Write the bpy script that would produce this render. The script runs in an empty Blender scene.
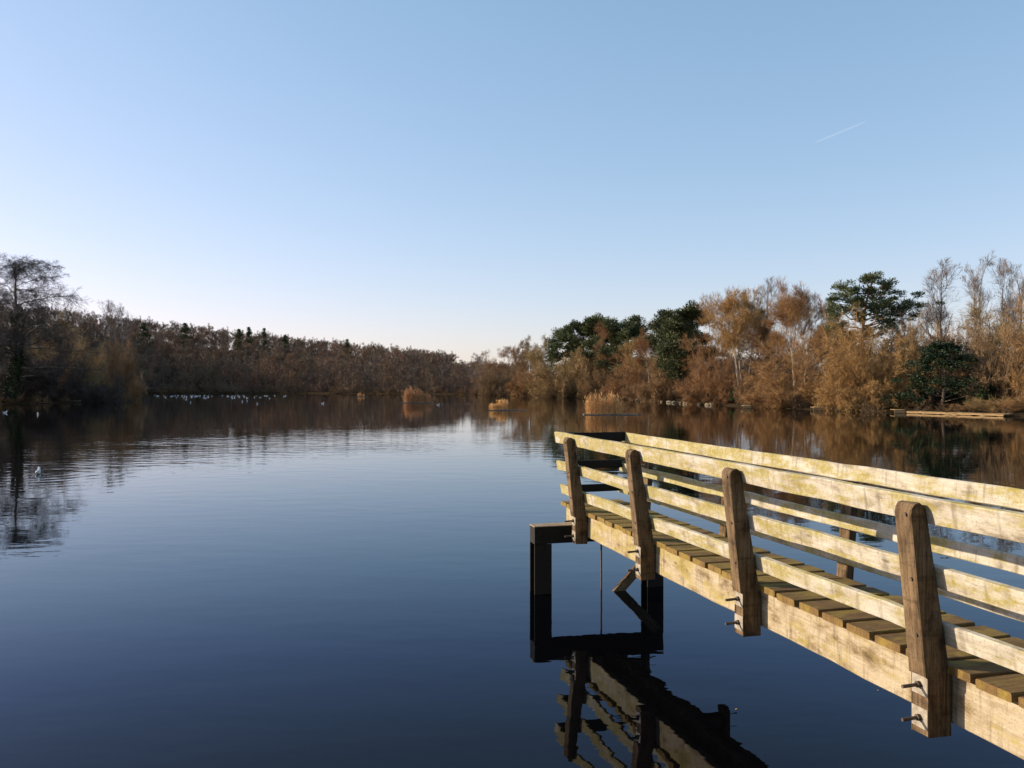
import bpy, math, random, time
T0_ = time.time()
import numpy as np
from mathutils import Vector, Matrix

R_ = math.radians
scene = bpy.context.scene
COL = scene.collection
rng = np.random.default_rng(7)
random.seed(7)

F = 850.0            # focal length in pixels of the 1024 px wide picture
EYE = 2.76           # eye height above the water
SUN_AZ = -77.0       # degrees, clockwise from the viewing direction
SUN_EL = 18.5

# ------------------------------------------------------------------ helpers
def tag(o, label=None, cat=None, group=None, kind=None):
    if label: o['label'] = label
    if cat: o['category'] = cat
    if group: o['group'] = group
    if kind: o['kind'] = kind
    return o

def empty(name, loc=(0, 0, 0), rz=0.0, label=None, cat=None, group=None):
    o = bpy.data.objects.new(name, None)
    o.empty_display_size = 0.3
    o.location = loc
    o.rotation_euler = (0, 0, rz)
    COL.objects.link(o)
    return tag(o, label, cat, group)

class MB:
    """collects quads / ngons and builds one mesh object"""
    def __init__(self):
        self.v, self.f, self.m, self.uv = [], [], [], []
        self.n = 0
    def add(self, verts, faces, uvs=None, mat=0):
        verts = [tuple(map(float, p)) for p in verts]
        self.v.extend(verts)
        for k, f in enumerate(faces):
            self.f.append([i + self.n for i in f])
            self.m.append(mat)
            self.uv.extend(uvs[k] if uvs else [(verts[i][0] + verts[i][1], verts[i][2]) for i in f])
        self.n += len(verts)
    def build(self, name, mats, parent=None, smooth=False):
        me = bpy.data.meshes.new(name)
        me.from_pydata(self.v, [], self.f)
        uvl = me.uv_layers.new(name='UVMap')
        uvl.data.foreach_set('uv', np.array(self.uv, dtype=np.float32).ravel())
        me.polygons.foreach_set('material_index', self.m)
        me.polygons.foreach_set('use_smooth', [smooth] * len(self.f))
        for m in (mats if isinstance(mats, (list, tuple)) else [mats]):
            me.materials.append(m)
        me.update()
        o = bpy.data.objects.new(name, me)
        COL.objects.link(o)
        if parent: o.parent = parent
        return o

def quad_mesh(name, V, Q, mats, midx=None, tint=None, smooth=False):
    """fast mesh from numpy arrays of vertices and quads"""
    me = bpy.data.meshes.new(name)
    V = np.ascontiguousarray(V, dtype=np.float32); Q = np.ascontiguousarray(Q, dtype=np.int32)
    me.vertices.add(len(V)); me.vertices.foreach_set('co', V.ravel())
    me.loops.add(Q.size); me.loops.foreach_set('vertex_index', Q.ravel())
    me.polygons.add(len(Q))
    me.polygons.foreach_set('loop_start', np.arange(0, Q.size, 4, dtype=np.int32))
    me.polygons.foreach_set('loop_total', np.full(len(Q), 4, dtype=np.int32))
    if midx is not None: me.polygons.foreach_set('material_index', midx.astype(np.int32))
    me.polygons.foreach_set('use_smooth', np.full(len(Q), smooth))
    for m in (mats if isinstance(mats, (list, tuple)) else [mats]): me.materials.append(m)
    if tint is not None:
        a = me.attributes.new('tint', 'FLOAT_COLOR', 'POINT')
        c = np.ones((len(V), 4), dtype=np.float32); c[:, :3] = tint
        a.data.foreach_set('color', c.ravel())
    me.update(calc_edges=True)
    return me

def link(name, me, parent=None):
    o = bpy.data.objects.new(name, me); COL.objects.link(o)
    if parent: o.parent = parent
    return o

def copy_thing(root, children):
    r = root.copy(); COL.objects.link(r)
    for ch in children:
        c = ch.copy(); COL.objects.link(c); c.parent = r
    return r

# ------------------------------------------------------------------ materials
def new_mat(name):
    m = bpy.data.materials.new(name); m.use_nodes = True
    nt = m.node_tree; nt.nodes.clear()
    out = nt.nodes.new('ShaderNodeOutputMaterial')
    b = nt.nodes.new('ShaderNodeBsdfPrincipled')
    nt.links.new(b.outputs[0], out.inputs[0])
    return m, nt, b

def N(nt, typ, **kw):
    n = nt.nodes.new(typ)
    for k, v in kw.items():
        if k in n.inputs: n.inputs[k].default_value = v
        else: setattr(n, k, v)
    return n

def ramp(nt, fac, stops, interp='LINEAR'):
    r = nt.nodes.new('ShaderNodeValToRGB'); r.color_ramp.interpolation = interp
    e = r.color_ramp.elements
    while len(e) < len(stops): e.new(0.5)
    for i, (p, c) in enumerate(stops):
        e[i].position = p
        e[i].color = (c if len(c) == 4 else (*c, 1)) if not isinstance(c, (int, float)) else (c, c, c, 1)
    nt.links.new(fac, r.inputs[0])
    return r.outputs[0]

def mixc(nt, fac, a, b, mode='MIX'):
    m = nt.nodes.new('ShaderNodeMix'); m.data_type = 'RGBA'; m.blend_type = mode
    for s, v in ((m.inputs[0], fac), (m.inputs[6], a), (m.inputs[7], b)):
        if isinstance(v, bpy.types.NodeSocket): nt.links.new(v, s)
        elif isinstance(v, (int, float)): s.default_value = v
        else: s.default_value = (*v, 1)
    return m.outputs[2]

def mth(nt, op, a, b=None, c=None, clamp=False):
    n = nt.nodes.new('ShaderNodeMath'); n.operation = op; n.use_clamp = clamp
    for i, v in enumerate((a, b, c)):
        if v is None: continue
        if isinstance(v, bpy.types.NodeSocket): nt.links.new(v, n.inputs[i])
        else: n.inputs[i].default_value = v
    return n.outputs[0]

def wood_mat(name, light, mid, dark, lichen=0.0, lichen_col=(0.36, 0.31, 0.055), crack=0.5, rough=0.85, stain=0.4, grain_lo=0.0):
    m, nt, b = new_mat(name)
    uv = N(nt, 'ShaderNodeUVMap'); uv.uv_map = 'UVMap'
    info = N(nt, 'ShaderNodeObjectInfo')
    off = N(nt, 'ShaderNodeVectorMath', operation='ADD')
    nt.links.new(uv.outputs[0], off.inputs[0])
    cx = N(nt, 'ShaderNodeCombineXYZ')
    nt.links.new(mth(nt, 'MULTIPLY', info.outputs['Random'], 37.0), cx.inputs[0])
    nt.links.new(mth(nt, 'MULTIPLY', info.outputs['Random'], 11.0), cx.inputs[1])
    nt.links.new(cx.outputs[0], off.inputs[1])
    def mapped(sx, sy):
        mp = N(nt, 'ShaderNodeMapping'); mp.inputs['Scale'].default_value = (sx, sy, 1)
        nt.links.new(off.outputs[0], mp.inputs[0]); return mp.outputs[0]
    def noise(vec, sc, det=4, rg=0.6):
        n = N(nt, 'ShaderNodeTexNoise'); n.inputs['Scale'].default_value = sc
        n.inputs['Detail'].default_value = det; n.inputs['Roughness'].default_value = rg
        nt.links.new(vec, n.inputs['Vector']); return n.outputs[0]
    grain = noise(mapped(1.3, 42), 1.0, 5, 0.62)
    fine = noise(mapped(7, 200), 1.0, 3, 0.6)
    blotch = noise(mapped(2.4, 5.0), 1.5, 6, 0.66)
    blotch2 = noise(mapped(5.5, 7.0), 1.3, 5, 0.7)
    streak = noise(mapped(16, 1.6), 1.0, 4, 0.65)
    speck = noise(mapped(70, 70), 1.0, 2, 0.6)
    col = mixc(nt, ramp(nt, grain, [(0.33, grain_lo), (0.60, 1.0)]), mid, light)
    col = mixc(nt, mth(nt, 'MULTIPLY', ramp(nt, blotch2, [(0.42, 0.0), (0.62, 1.0)]), 0.5), col, light)
    col = mixc(nt, mth(nt, 'MULTIPLY', ramp(nt, fine, [(0.32, 1.0), (0.44, 0.0)]), crack), col, dark)
    col = mixc(nt, mth(nt, 'MULTIPLY', ramp(nt, blotch, [(0.46, 0.0), (0.60, 1.0)]), stain), col, mid)
    col = mixc(nt, mth(nt, 'MULTIPLY', ramp(nt, blotch, [(0.57, 0.0), (0.70, 1.0)]), stain), col, dark)
    col = mixc(nt, mth(nt, 'MULTIPLY', ramp(nt, streak, [(0.52, 0.0), (0.68, 1.0)]), stain * 0.7), col, dark)
    col = mixc(nt, mth(nt, 'MULTIPLY', ramp(nt, speck, [(0.58, 0.0), (0.68, 1.0)]), 0.45), col, dark)
    if lichen > 0:
        # the growth is thickest towards the lake end of the pier
        tco = N(nt, 'ShaderNodeTexCoord'); sp_ = N(nt, 'ShaderNodeSeparateXYZ'); nt.links.new(tco.outputs['Object'], sp_.inputs[0])
        far_ = N(nt, 'ShaderNodeMapRange'); far_.inputs[1].default_value = 2.5; far_.inputs[2].default_value = 11.0
        far_.inputs[3].default_value = -0.07; far_.inputs[4].default_value = 0.075
        nt.links.new(sp_.outputs[1], far_.inputs[0])
        l1 = mth(nt, 'ADD', noise(mapped(1.1, 3.2), 2.2, 5, 0.66), far_.outputs[0])
        l2 = noise(mapped(30, 30), 1.0, 3, 0.7)
        lm = mth(nt, 'MULTIPLY', ramp(nt, l1, [(0.56 - 0.12 * lichen, 0.0), (0.66 - 0.10 * lichen, 1.0)]),
                 ramp(nt, l2, [(0.30, 0.2), (0.6, 1.0)]))
        col = mixc(nt, mth(nt, 'MULTIPLY', lm, min(0.9, 0.45 + lichen * 0.4)), col, lichen_col)
    # knots
    vo = N(nt, 'ShaderNodeTexVoronoi'); nt.links.new(mapped(1.6, 5.5), vo.inputs['Vector']); vo.inputs['Scale'].default_value = 1.0
    col = mixc(nt, ramp(nt, vo.outputs[0], [(0.03, 0.75), (0.085, 0.0)]), col, dark)
    nt.links.new(col, b.inputs['Base Color'])
    b.inputs['Roughness'].default_value = rough
    b.inputs['Specular IOR Level'].default_value = 0.25
    bp = N(nt, 'ShaderNodeBump'); bp.inputs['Strength'].default_value = 0.5; bp.inputs['Distance'].default_value = 0.006
    nt.links.new(mth(nt, 'ADD', grain, mth(nt, 'MULTIPLY', fine, 0.5)), bp.inputs['Height'])
    nt.links.new(bp.outputs[0], b.inputs['Normal'])
    return m

def plain_mat(name, c1, c2, scale=6.0, rough=0.8, spec=0.3, detail=4, metallic=0.0, bump=0.0):
    m, nt, b = new_mat(name)
    tc = N(nt, 'ShaderNodeTexCoord')
    n = N(nt, 'ShaderNodeTexNoise'); n.inputs['Scale'].default_value = scale; n.inputs['Detail'].default_value = detail
    nt.links.new(tc.outputs['Object'], n.inputs['Vector'])
    nt.links.new(ramp(nt, n.outputs[0], [(0.32, c1), (0.68, c2)]), b.inputs['Base Color'])
    b.inputs['Roughness'].default_value = rough; b.inputs['Specular IOR Level'].default_value = spec
    b.inputs['Metallic'].default_value = metallic
    if bump:
        bp = N(nt, 'ShaderNodeBump'); bp.inputs['Strength'].default_value = bump; bp.inputs['Distance'].default_value = 0.02
        nt.links.new(n.outputs[0], bp.inputs['Height']); nt.links.new(bp.outputs[0], b.inputs['Normal'])
    return m

def foliage_mat(name, c1, c2, rough=0.75, spec=0.2, transl=0.0, tint=False, clump=0.8):
    """twigs / needles / leaves: clumpy two-tone colour, a little variation per tree"""
    m, nt, b = new_mat(name)
    tc = N(nt, 'ShaderNodeTexCoord'); info = N(nt, 'ShaderNodeObjectInfo'); geo = N(nt, 'ShaderNodeNewGeometry')
    n = N(nt, 'ShaderNodeTexNoise'); n.inputs['Scale'].default_value = clump; n.inputs['Detail'].default_value = 3
    nt.links.new(geo.outputs['Position'], n.inputs['Vector'])
    f = mth(nt, 'ADD', mth(nt, 'MULTIPLY', n.outputs[0], 0.6), mth(nt, 'MULTIPLY', geo.outputs['Random Per Island'], 0.4))
    col = ramp(nt, f, [(0.25, c1), (0.75, c2)])
    if tint:
        at = N(nt, 'ShaderNodeAttribute'); at.attribute_name = 'tint'
        col = mixc(nt, 1.0, col, at.outputs['Color'], 'MULTIPLY')
    else:
        hsv = N(nt, 'ShaderNodeHueSaturation')
        nt.links.new(mth(nt, 'ADD', 0.488, mth(nt, 'MULTIPLY', info.outputs['Random'], 0.024)), hsv.inputs['Hue'])
        nt.links.new(mth(nt, 'ADD', 0.78, mth(nt, 'MULTIPLY', info.outputs['Random'], 0.44)), hsv.inputs['Value'])
        nt.links.new(col, hsv.inputs['Color']); col = hsv.outputs[0]
    nt.links.new(col, b.inputs['Base Color'])
    b.inputs['Roughness'].default_value = rough; b.inputs['Specular IOR Level'].default_value = spec
    if transl:
        out = [x for x in nt.nodes if x.type == 'OUTPUT_MATERIAL'][0]
        t = N(nt, 'ShaderNodeBsdfTranslucent'); nt.links.new(col, t.inputs[0])
        mx = N(nt, 'ShaderNodeMixShader'); mx.inputs[0].default_value = transl
        nt.links.new(b.outputs[0], mx.inputs[1]); nt.links.new(t.outputs[0], mx.inputs[2])
        nt.links.new(mx.outputs[0], out.inputs[0])
    return m

M = {}
M['rail'] = wood_mat('weathered_rail_wood', (0.54, 0.49, 0.40), (0.32, 0.265, 0.18), (0.10, 0.072, 0.042), lichen=1.05, lichen_col=(0.29, 0.23, 0.025), crack=0.45, stain=0.7, grain_lo=0.55)
M['beam'] = wood_mat('weathered_beam_wood', (0.46, 0.38, 0.26), (0.25, 0.18, 0.095), (0.085, 0.052, 0.025), lichen=0.6, lichen_col=(0.33, 0.26, 0.05), crack=0.25, stain=0.85, grain_lo=0.4)
M['post'] = wood_mat('rough_post_wood', (0.22, 0.145, 0.075), (0.062, 0.035, 0.017), (0.012, 0.008, 0.0045), lichen=0.0, crack=0.8, stain=0.7)
M['deck'] = wood_mat('deck_plank_wood', (0.20, 0.12, 0.042), (0.12, 0.068, 0.024), (0.040, 0.023, 0.010), lichen=0.9, lichen_col=(0.27, 0.19, 0.035), crack=0.6, stain=0.6)
M['dark'] = wood_mat('dark_shaded_timber', (0.020, 0.016, 0.012), (0.012, 0.010, 0.008), (0.005, 0.004, 0.003), crack=0.5, rough=0.8)  # near-black piles; the same tone carries the shade on end rails and caps
M['captop'] = wood_mat('sunlit_cap_top', (0.36, 0.28, 0.19), (0.24, 0.17, 0.11), (0.10, 0.07, 0.045), crack=0.5)  # paler tone puts sunlight into the top of the dark cap
M['float'] = wood_mat('grey_float_timber', (0.17, 0.15, 0.13), (0.10, 0.085, 0.07), (0.04, 0.033, 0.027), crack=0.5)
M['steel'] = plain_mat('rusty_steel', (0.075, 0.055, 0.042), (0.16, 0.12, 0.09), 40, 0.6, 0.4, metallic=0.5)
M['plate'] = plain_mat('galvanised_plate', (0.24, 0.20, 0.15), (0.40, 0.35, 0.27), 25, 0.55, 0.4, metallic=0.15)
M['tape'] = plain_mat('grey_tag', (0.20, 0.21, 0.22), (0.32, 0.33, 0.34), 30, 0.6)
M['bark'] = plain_mat('grey_brown_bark', (0.09, 0.065, 0.045), (0.22, 0.17, 0.125), 3.0, 0.9, 0.1)
M['bark_pale'] = plain_mat('pale_bark', (0.28, 0.22, 0.15), (0.54, 0.45, 0.33), 2.0, 0.85, 0.15)
M['bark_pine'] = plain_mat('reddish_pine_bark', (0.12, 0.065, 0.04), (0.26, 0.13, 0.07), 2.0, 0.9, 0.1)
M['tw_orange'] = foliage_mat('orange_brown_twigs', (0.21, 0.112, 0.044), (0.44, 0.250, 0.098))
M['tw_tan'] = foliage_mat('tan_twigs', (0.18, 0.118, 0.054), (0.41, 0.28, 0.13))
M['tw_red'] = foliage_mat('reddish_twigs', (0.17, 0.098, 0.046), (0.36, 0.215, 0.10))
M['tw_grey'] = foliage_mat('grey_twigs', (0.15, 0.115, 0.10), (0.30, 0.235, 0.20))
M['tw_dark'] = foliage_mat('dark_twigs', (0.050, 0.040, 0.034), (0.11, 0.085, 0.07))
M['tw_wood'] = foliage_mat('mixed_wood_twigs', (0.125, 0.086, 0.062), (0.25, 0.172, 0.124), tint=True, clump=0.25)
M['needle'] = foliage_mat('pine_needles', (0.052, 0.064, 0.024), (0.13, 0.142, 0.056), spec=0.25)
M['holly'] = foliage_mat('dark_evergreen_leaves', (0.012, 0.028, 0.012), (0.035, 0.062, 0.022), rough=0.62, spec=0.22)
M['ivy'] = foliage_mat('ivy_leaves', (0.02, 0.032, 0.014), (0.045, 0.06, 0.025), rough=0.8, spec=0.08)
M['green'] = foliage_mat('bright_evergreen_leaves', (0.03, 0.055, 0.018), (0.07, 0.11, 0.03), rough=0.5, spec=0.3)
M['reed'] = foliage_mat('dry_reeds', (0.42, 0.225, 0.09), (0.66, 0.38, 0.17), transl=0.25)
M['bracken'] = foliage_mat('dead_bracken', (0.12, 0.07, 0.034), (0.25, 0.15, 0.068), tint=True)
M['stone'] = plain_mat('pale_stone', (0.15, 0.115, 0.075), (0.30, 0.235, 0.155), 3.0, 0.9, 0.2, bump=0.4)
M['white'] = plain_mat('white_feathers', (0.74, 0.74, 0.73), (0.84, 0.84, 0.83), 20, 0.8, 0.1)
M['grey'] = plain_mat('grey_feathers', (0.36, 0.38, 0.41), (0.45, 0.47, 0.50), 20, 0.8, 0.1)
M['beak'] = plain_mat('dark_red_beak', (0.30, 0.06, 0.03), (0.36, 0.08, 0.04), 20, 0.5)
M['pale_board'] = wood_mat('pale_staging_boards', (0.36, 0.235, 0.11), (0.22, 0.135, 0.06), (0.09, 0.052, 0.025), crack=0.3, stain=0.3)

# ------------------------------------------------------------------ camera, light, world
cam_d = bpy.data.cameras.new('camera'); cam = bpy.data.objects.new('camera', cam_d); COL.objects.link(cam)
cam.location = (0, 0, EYE); cam.rotation_euler = (R_(90), 0, 0)
cam_d.sensor_width = 36; cam_d.lens = 36 * F / 1024; cam_d.clip_end = 20000; cam_d.clip_start = 0.05
scene.camera = cam
W = bpy.data.worlds.new('World'); scene.world = W; W.use_nodes = True
nt = W.node_tree; bg = nt.nodes['Background']
sky = nt.nodes.new('ShaderNodeTexSky'); sky.sky_type = 'NISHITA'; sky.sun_disc = False
sky.sun_elevation = R_(SUN_EL); sky.sun_rotation = R_(SUN_AZ)
sky.air_density = 1.0; sky.dust_density = 0.6; sky.ozone_density = 1.5
sp_ = nt.nodes.new('ShaderNodeSeparateColor'); cb_ = nt.nodes.new('ShaderNodeCombineColor')   # softer range between zenith and horizon
nt.links.new(sky.outputs[0], sp_.inputs[0])
for k_, (g_, m_) in enumerate(((0.80, 1.17), (0.60, 1.475), (0.62, 1.65))):
    nt.links.new(mth(nt, 'MULTIPLY', mth(nt, 'POWER', sp_.outputs[k_], g_), m_), cb_.inputs[k_])
nt.links.new(cb_.outputs[0], bg.inputs[0]); bg.inputs[1].default_value = 0.15
sd = bpy.data.lights.new('sun', 'SUN'); so = bpy.data.objects.new('sun', sd); COL.objects.link(so)
sd.energy = 5.0; sd.angle = R_(0.5); sd.color = (1.0, 0.86, 0.66)
az, el = R_(SUN_AZ), R_(SUN_EL)
sdir = Vector((math.sin(az) * math.cos(el), math.cos(az) * math.cos(el), math.sin(el)))
so.rotation_euler = sdir.to_track_quat('Z', 'Y').to_euler(); so.location = sdir * 60
vs = scene.view_settings; vs.view_transform = 'Standard'; vs.look = 'None'; vs.gamma = 1; vs.exposure = 0.5

# ------------------------------------------------------------------ lake outline and terrain
LAKE = np.array([(-14, -6), (14, -6), (30, -2), (52, 8), (62, 30), (56, 52), (43, 72), (36.8, 81), (31.7, 88.5), (28.8, 105),
                 (25.2, 114), (20.4, 155), (8.3, 173), (3.9, 187), (-8, 216), (-16, 224), (-30, 234), (-68, 250), (-100, 255), (-112, 240),
                 (-104, 200), (-84, 165), (-69, 148), (-64, 126), (-70, 110), (-88, 100), (-104, 84), (-112, 40), (-90, 4), (-50, -8)], dtype=float)

def lake_sd(P):
    """signed distance to the lake outline, positive on land"""
    P = np.asarray(P, float); A = LAKE; B = np.roll(LAKE, -1, 0)
    d = np.full(len(P), 1e9); inside = np.zeros(len(P), bool)
    for a, b in zip(A, B):
        e = b - a; w = P - a
        t = np.clip((w @ e) / (e @ e), 0, 1)
        q = w - t[:, None] * e
        d = np.minimum(d, np.hypot(q[:, 0], q[:, 1]))
        c = ((a[1] > P[:, 1]) != (b[1] > P[:, 1]))
        with np.errstate(divide='ignore', invalid='ignore'):
            xi = (b[0] - a[0]) * (P[:, 1] - a[1]) / (b[1] - a[1]) + a[0]
        inside ^= c & (P[:, 0] < xi)
    return np.where(inside, -d, d)

def sstep(a, b, x):
    t = np.clip((x - a) / (b - a), 0, 1); return t * t * (3 - 2 * t)

def ground(P):
    P = np.asarray(P, float).reshape(-1, 2); x, y = P[:, 0], P[:, 1]
    wob = 0.9 * np.sin(x * 0.37 + y * 0.21) + 0.7 * np.sin(y * 0.53 - x * 0.17)
    s = lake_sd(P) + wob * 0.6
    A = np.clip(-0.112 * x + 1.5, 1.0, 26) * sstep(60, 160, y)
    A = np.maximum(A, 5.0 * sstep(-10, 15, x) * sstep(-20, 60, y) + 1.0)
    h = np.where(s < 0, np.maximum(-1.4, s * 0.3), 0.45 * (1 - np.exp(-np.maximum(s, 0) / 1.6)))
    h = h + np.where(s > 0, A * sstep(3, 120, s), 0)
    h = h + 17.0 * sstep(-0.63, -0.73, x / np.maximum(y, 1.0)) * sstep(140, 200, y) * sstep(4, 45, s)     # unseen steep hill, added left of the view to shade the far wood
    h += np.where(s > 2, 0.25 * np.sin(x * 0.11) * np.cos(y * 0.13) * sstep(2, 20, s), 0)
    return h
def gz(x, y): return float(ground([(x, y)])[0])

def graded(a, b, fine, far):
    core = np.arange(a, b + fine, fine)
    up, st, p = [], fine, core[-1]
    while p < far: st *= 1.22; p += st; up.append(p)
    dn, st, p = [], fine, core[0]
    while p > -far: st *= 1.22; p -= st; dn.append(p)
    return np.array(dn[::-1] + list(core) + up)
gx = graded(-150, 80, 1.6, 5000); gy = graded(-25, 290, 1.6, 6000)
GX, GY = np.meshgrid(gx, gy); pts = np.stack([GX.ravel(), GY.ravel()], 1)
V = np.column_stack([pts, ground(pts)])
nx, ny = len(gx), len(gy)
ii = (np.arange(ny - 1)[:, None] * nx + np.arange(nx - 1)[None, :]).ravel()
Q = np.stack([ii, ii + 1, ii + nx + 1, ii + nx], 1)
m, nt, b = new_mat('leaf_litter_ground')
geo = N(nt, 'ShaderNodeNewGeometry')
n1 = N(nt, 'ShaderNodeTexNoise'); n1.inputs['Scale'].default_value = 0.25; n1.inputs['Detail'].default_value = 8; nt.links.new(geo.outputs[0], n1.inputs['Vector'])
n2 = N(nt, 'ShaderNodeTexNoise'); n2.inputs['Scale'].default_value = 5; n2.inputs['Detail'].default_value = 6; nt.links.new(geo.outputs[0], n2.inputs['Vector'])
c = ramp(nt, n1.outputs[0], [(0.35, (0.035, 0.024, 0.015)), (0.55, (0.065, 0.042, 0.024)), (0.7, (0.05, 0.042, 0.02))])
c = mixc(nt, 0.6, c, ramp(nt, n2.outputs[0], [(0.3, (0.4, 0.4, 0.4)), (0.7, (1, 1, 1))]), 'MULTIPLY')
nt.links.new(c, b.inputs['Base Color']); b.inputs['Roughness'].default_value = 0.95; b.inputs['Specular IOR Level'].default_value = 0.0
tag(link('ground', quad_mesh('ground', V, Q, m, smooth=True)), kind='structure')

# water: one sheet over the whole lake (the banks rise through it)
m, nt, b = new_mat('lake_water')
b.inputs['Base Color'].default_value = (0.0020, 0.0038, 0.0110, 1)
b.inputs['Roughness'].default_value = 0.0; b.inputs['IOR'].default_value = 1.27; b.inputs['Specular IOR Level'].default_value = 0.5
geo = N(nt, 'ShaderNodeNewGeometry'); P_ = geo.outputs['Position']
sx = N(nt, 'ShaderNodeSeparateXYZ'); nt.links.new(P_, sx.inputs[0])
def wnoise(sc, sxy=(1, 1), det=2, rot=0.0):
    mp = N(nt, 'ShaderNodeMapping'); mp.inputs['Scale'].default_value = (*sxy, 1); mp.inputs['Rotation'].default_value = (0, 0, rot)
    nt.links.new(P_, mp.inputs[0])
    n = N(nt, 'ShaderNodeTexNoise'); n.inputs['Scale'].default_value = sc; n.inputs['Detail'].default_value = det
    n.inputs['Roughness'].default_value = 0.45
    nt.links.new(mp.outputs[0], n.inputs['Vector']); return n.outputs[0]
def gauss(v, c0, w):
    t = mth(nt, 'DIVIDE', mth(nt, 'SUBTRACT', v, c0), w)
    return mth(nt, 'POWER', 2.718, mth(nt, 'MULTIPLY', mth(nt, 'MULTIPLY', t, t), -1.0))
X_, Y_ = sx.outputs[0], sx.outputs[1]
# light airs ruffle a long patch towards the left middle of the lake, and a narrow lane far out
wind = mth(nt, 'MULTIPLY', gauss(Y_, 38.0, 11.0), gauss(X_, -12.0, 13.0))
lane = mth(nt, 'MULTIPLY', gauss(Y_, 117.0, 3.0), gauss(X_, -22.0, 18.0))
patch = wnoise(0.16, (0.6, 1.2), 3)
calm = ramp(nt, patch, [(0.35, 0.5), (0.7, 1.3)])
amp = mth(nt, 'MULTIPLY', mth(nt, 'ADD', 1.0, mth(nt, 'ADD', mth(nt, 'MULTIPLY', wind, 2.6), mth(nt, 'MULTIPLY', lane, 4.0))), calm)
h = mth(nt, 'ADD', mth(nt, 'MULTIPLY', wnoise(1.1, (0.8, 1.5), 2, 0.2), 0.0042),
        mth(nt, 'MULTIPLY', wnoise(4.2, (0.8, 1.6), 2, -0.15), 0.0007))
h = mth(nt, 'MULTIPLY', h, amp)
# rings spreading from the swimming gull
gxp, gyp = -14.6, 26.2
dx_ = mth(nt, 'SUBTRACT', X_, gxp); dy_ = mth(nt, 'SUBTRACT', Y_, gyp)
rr = mth(nt, 'SQRT', mth(nt, 'ADD', mth(nt, 'MULTIPLY', dx_, dx_), mth(nt, 'MULTIPLY', dy_, dy_)))
rings = mth(nt, 'MULTIPLY', mth(nt, 'SINE', mth(nt, 'MULTIPLY', rr, 9.0)), mth(nt, 'MULTIPLY', gauss(rr, 2.5, 2.6), 0.0007))
h = mth(nt, 'ADD', h, rings)
bp = N(nt, 'ShaderNodeBump'); bp.inputs['Strength'].default_value = 1.0; bp.inputs['Distance'].default_value = 1.0
nt.links.new(h, bp.inputs['Height'])
# mirror over a dark body; steeper views lose more red than blue (skylight polarisation put into the mirror colour)
out = [q for q in nt.nodes if q.type == 'OUTPUT_MATERIAL'][0]; nt.nodes.remove(b)
inc = N(nt, 'ShaderNodeSeparateXYZ'); nt.links.new(geo.outputs['Incoming'], inc.inputs[0])
gl = N(nt, 'ShaderNodeBsdfGlossy'); gl.inputs['Roughness'].default_value = 0.0
nt.links.new(ramp(nt, mth(nt, 'ABSOLUTE', inc.outputs[2]), [(0.06, (1, 1, 1)), (0.21, (0.74, 0.88, 1.0)), (0.30, (0.55, 0.66, 0.90)), (0.40, (0.54, 0.58, 0.68))]), gl.inputs['Color'])
body = N(nt, 'ShaderNodeBsdfDiffuse'); body.inputs['Color'].default_value = (0.0016, 0.0017, 0.0022, 1)
fr = N(nt, 'ShaderNodeFresnel'); fr.inputs['IOR'].default_value = 1.333
mx = N(nt, 'ShaderNodeMixShader')
for q in (gl, fr): nt.links.new(bp.outputs[0], q.inputs['Normal'])
nt.links.new(fr.outputs[0], mx.inputs[0]); nt.links.new(body.outputs[0], mx.inputs[1]); nt.links.new(gl.outputs[0], mx.inputs[2])
nt.links.new(mx.outputs[0], out.inputs[0])
wb = MB(); wb.add([(-150, -12, 0), (85, -12, 0), (85, 275, 0), (-150, 275, 0)], [(0, 1, 2, 3)])
tag(wb.build('water', m), kind='structure')

# ------------------------------------------------------------------ pier
TH = R_(15.0)
nvec = Vector((math.cos(TH), math.sin(TH), 0))
pier = empty('fishing_pier', 3.8 * nvec, TH,
             'long narrow weathered timber pier with splayed railings standing over the near water', 'pier')

def board(mb, p0, p1, wdir, w, t, mat=0, segs=None, jit=0.003, cham=0.006, taper=None, uvo=None):
    """a sawn board from p0 to p1; w along wdir, t across; slightly wavy, chamfered edges"""
    p0, p1 = Vector(p0), Vector(p1); ax = (p1 - p0); L = ax.length; ax.normalize()
    wd = Vector(wdir); wd = (wd - ax * wd.dot(ax)).normalized(); td = ax.cross(wd)
    segs = segs or max(2, int(L / 0.35))
    a, c = w / 2, t / 2; k = cham
    prof = [(-a + k, -c), (a - k, -c), (a, -c + k), (a, c - k), (a - k, c), (-a + k, c), (-a, c - k), (-a, -c + k)]
    per = [0]
    for i in range(8):
        q, r = prof[i], prof[(i + 1) % 8]; per.append(per[-1] + math.hypot(q[0] - r[0], q[1] - r[1]))
    uo = random.uniform(0, 50) if uvo is None else uvo; vo = random.uniform(0, 20)
    vs_, fs, us = [], [], []
    for s in range(segs + 1):
        f = s / segs
        ox, oy = random.gauss(0, jit), random.gauss(0, jit)
        for (q, r) in prof:
            vs_.append(p0 + ax * (L * f) + wd * (q + ox + random.gauss(0, jit * 0.25)) + td * (r + oy + random.gauss(0, jit * 0.25)))
    for s in range(segs):
        for i in range(8):
            j = (i + 1) % 8
            fs.append((s * 8 + i, s * 8 + j, (s + 1) * 8 + j, (s + 1) * 8 + i))
            u0, u1 = uo + L * s / segs, uo + L * (s + 1) / segs
            us.append([(u0, vo + per[i]), (u0, vo + per[i + 1]), (u1, vo + per[i + 1]), (u1, vo + per[i])])
    fs.append(tuple(range(7, -1, -1))); us.append([(uo + prof[i][1], vo + prof[i][0]) for i in range(7, -1, -1)])
    e = segs * 8
    fs.append(tuple(e + i for i in range(8))); us.append([(uo + 5 + prof[i][1], vo + prof[i][0]) for i in range(8)])
    mb.add(vs_, fs, us, mat)

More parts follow.
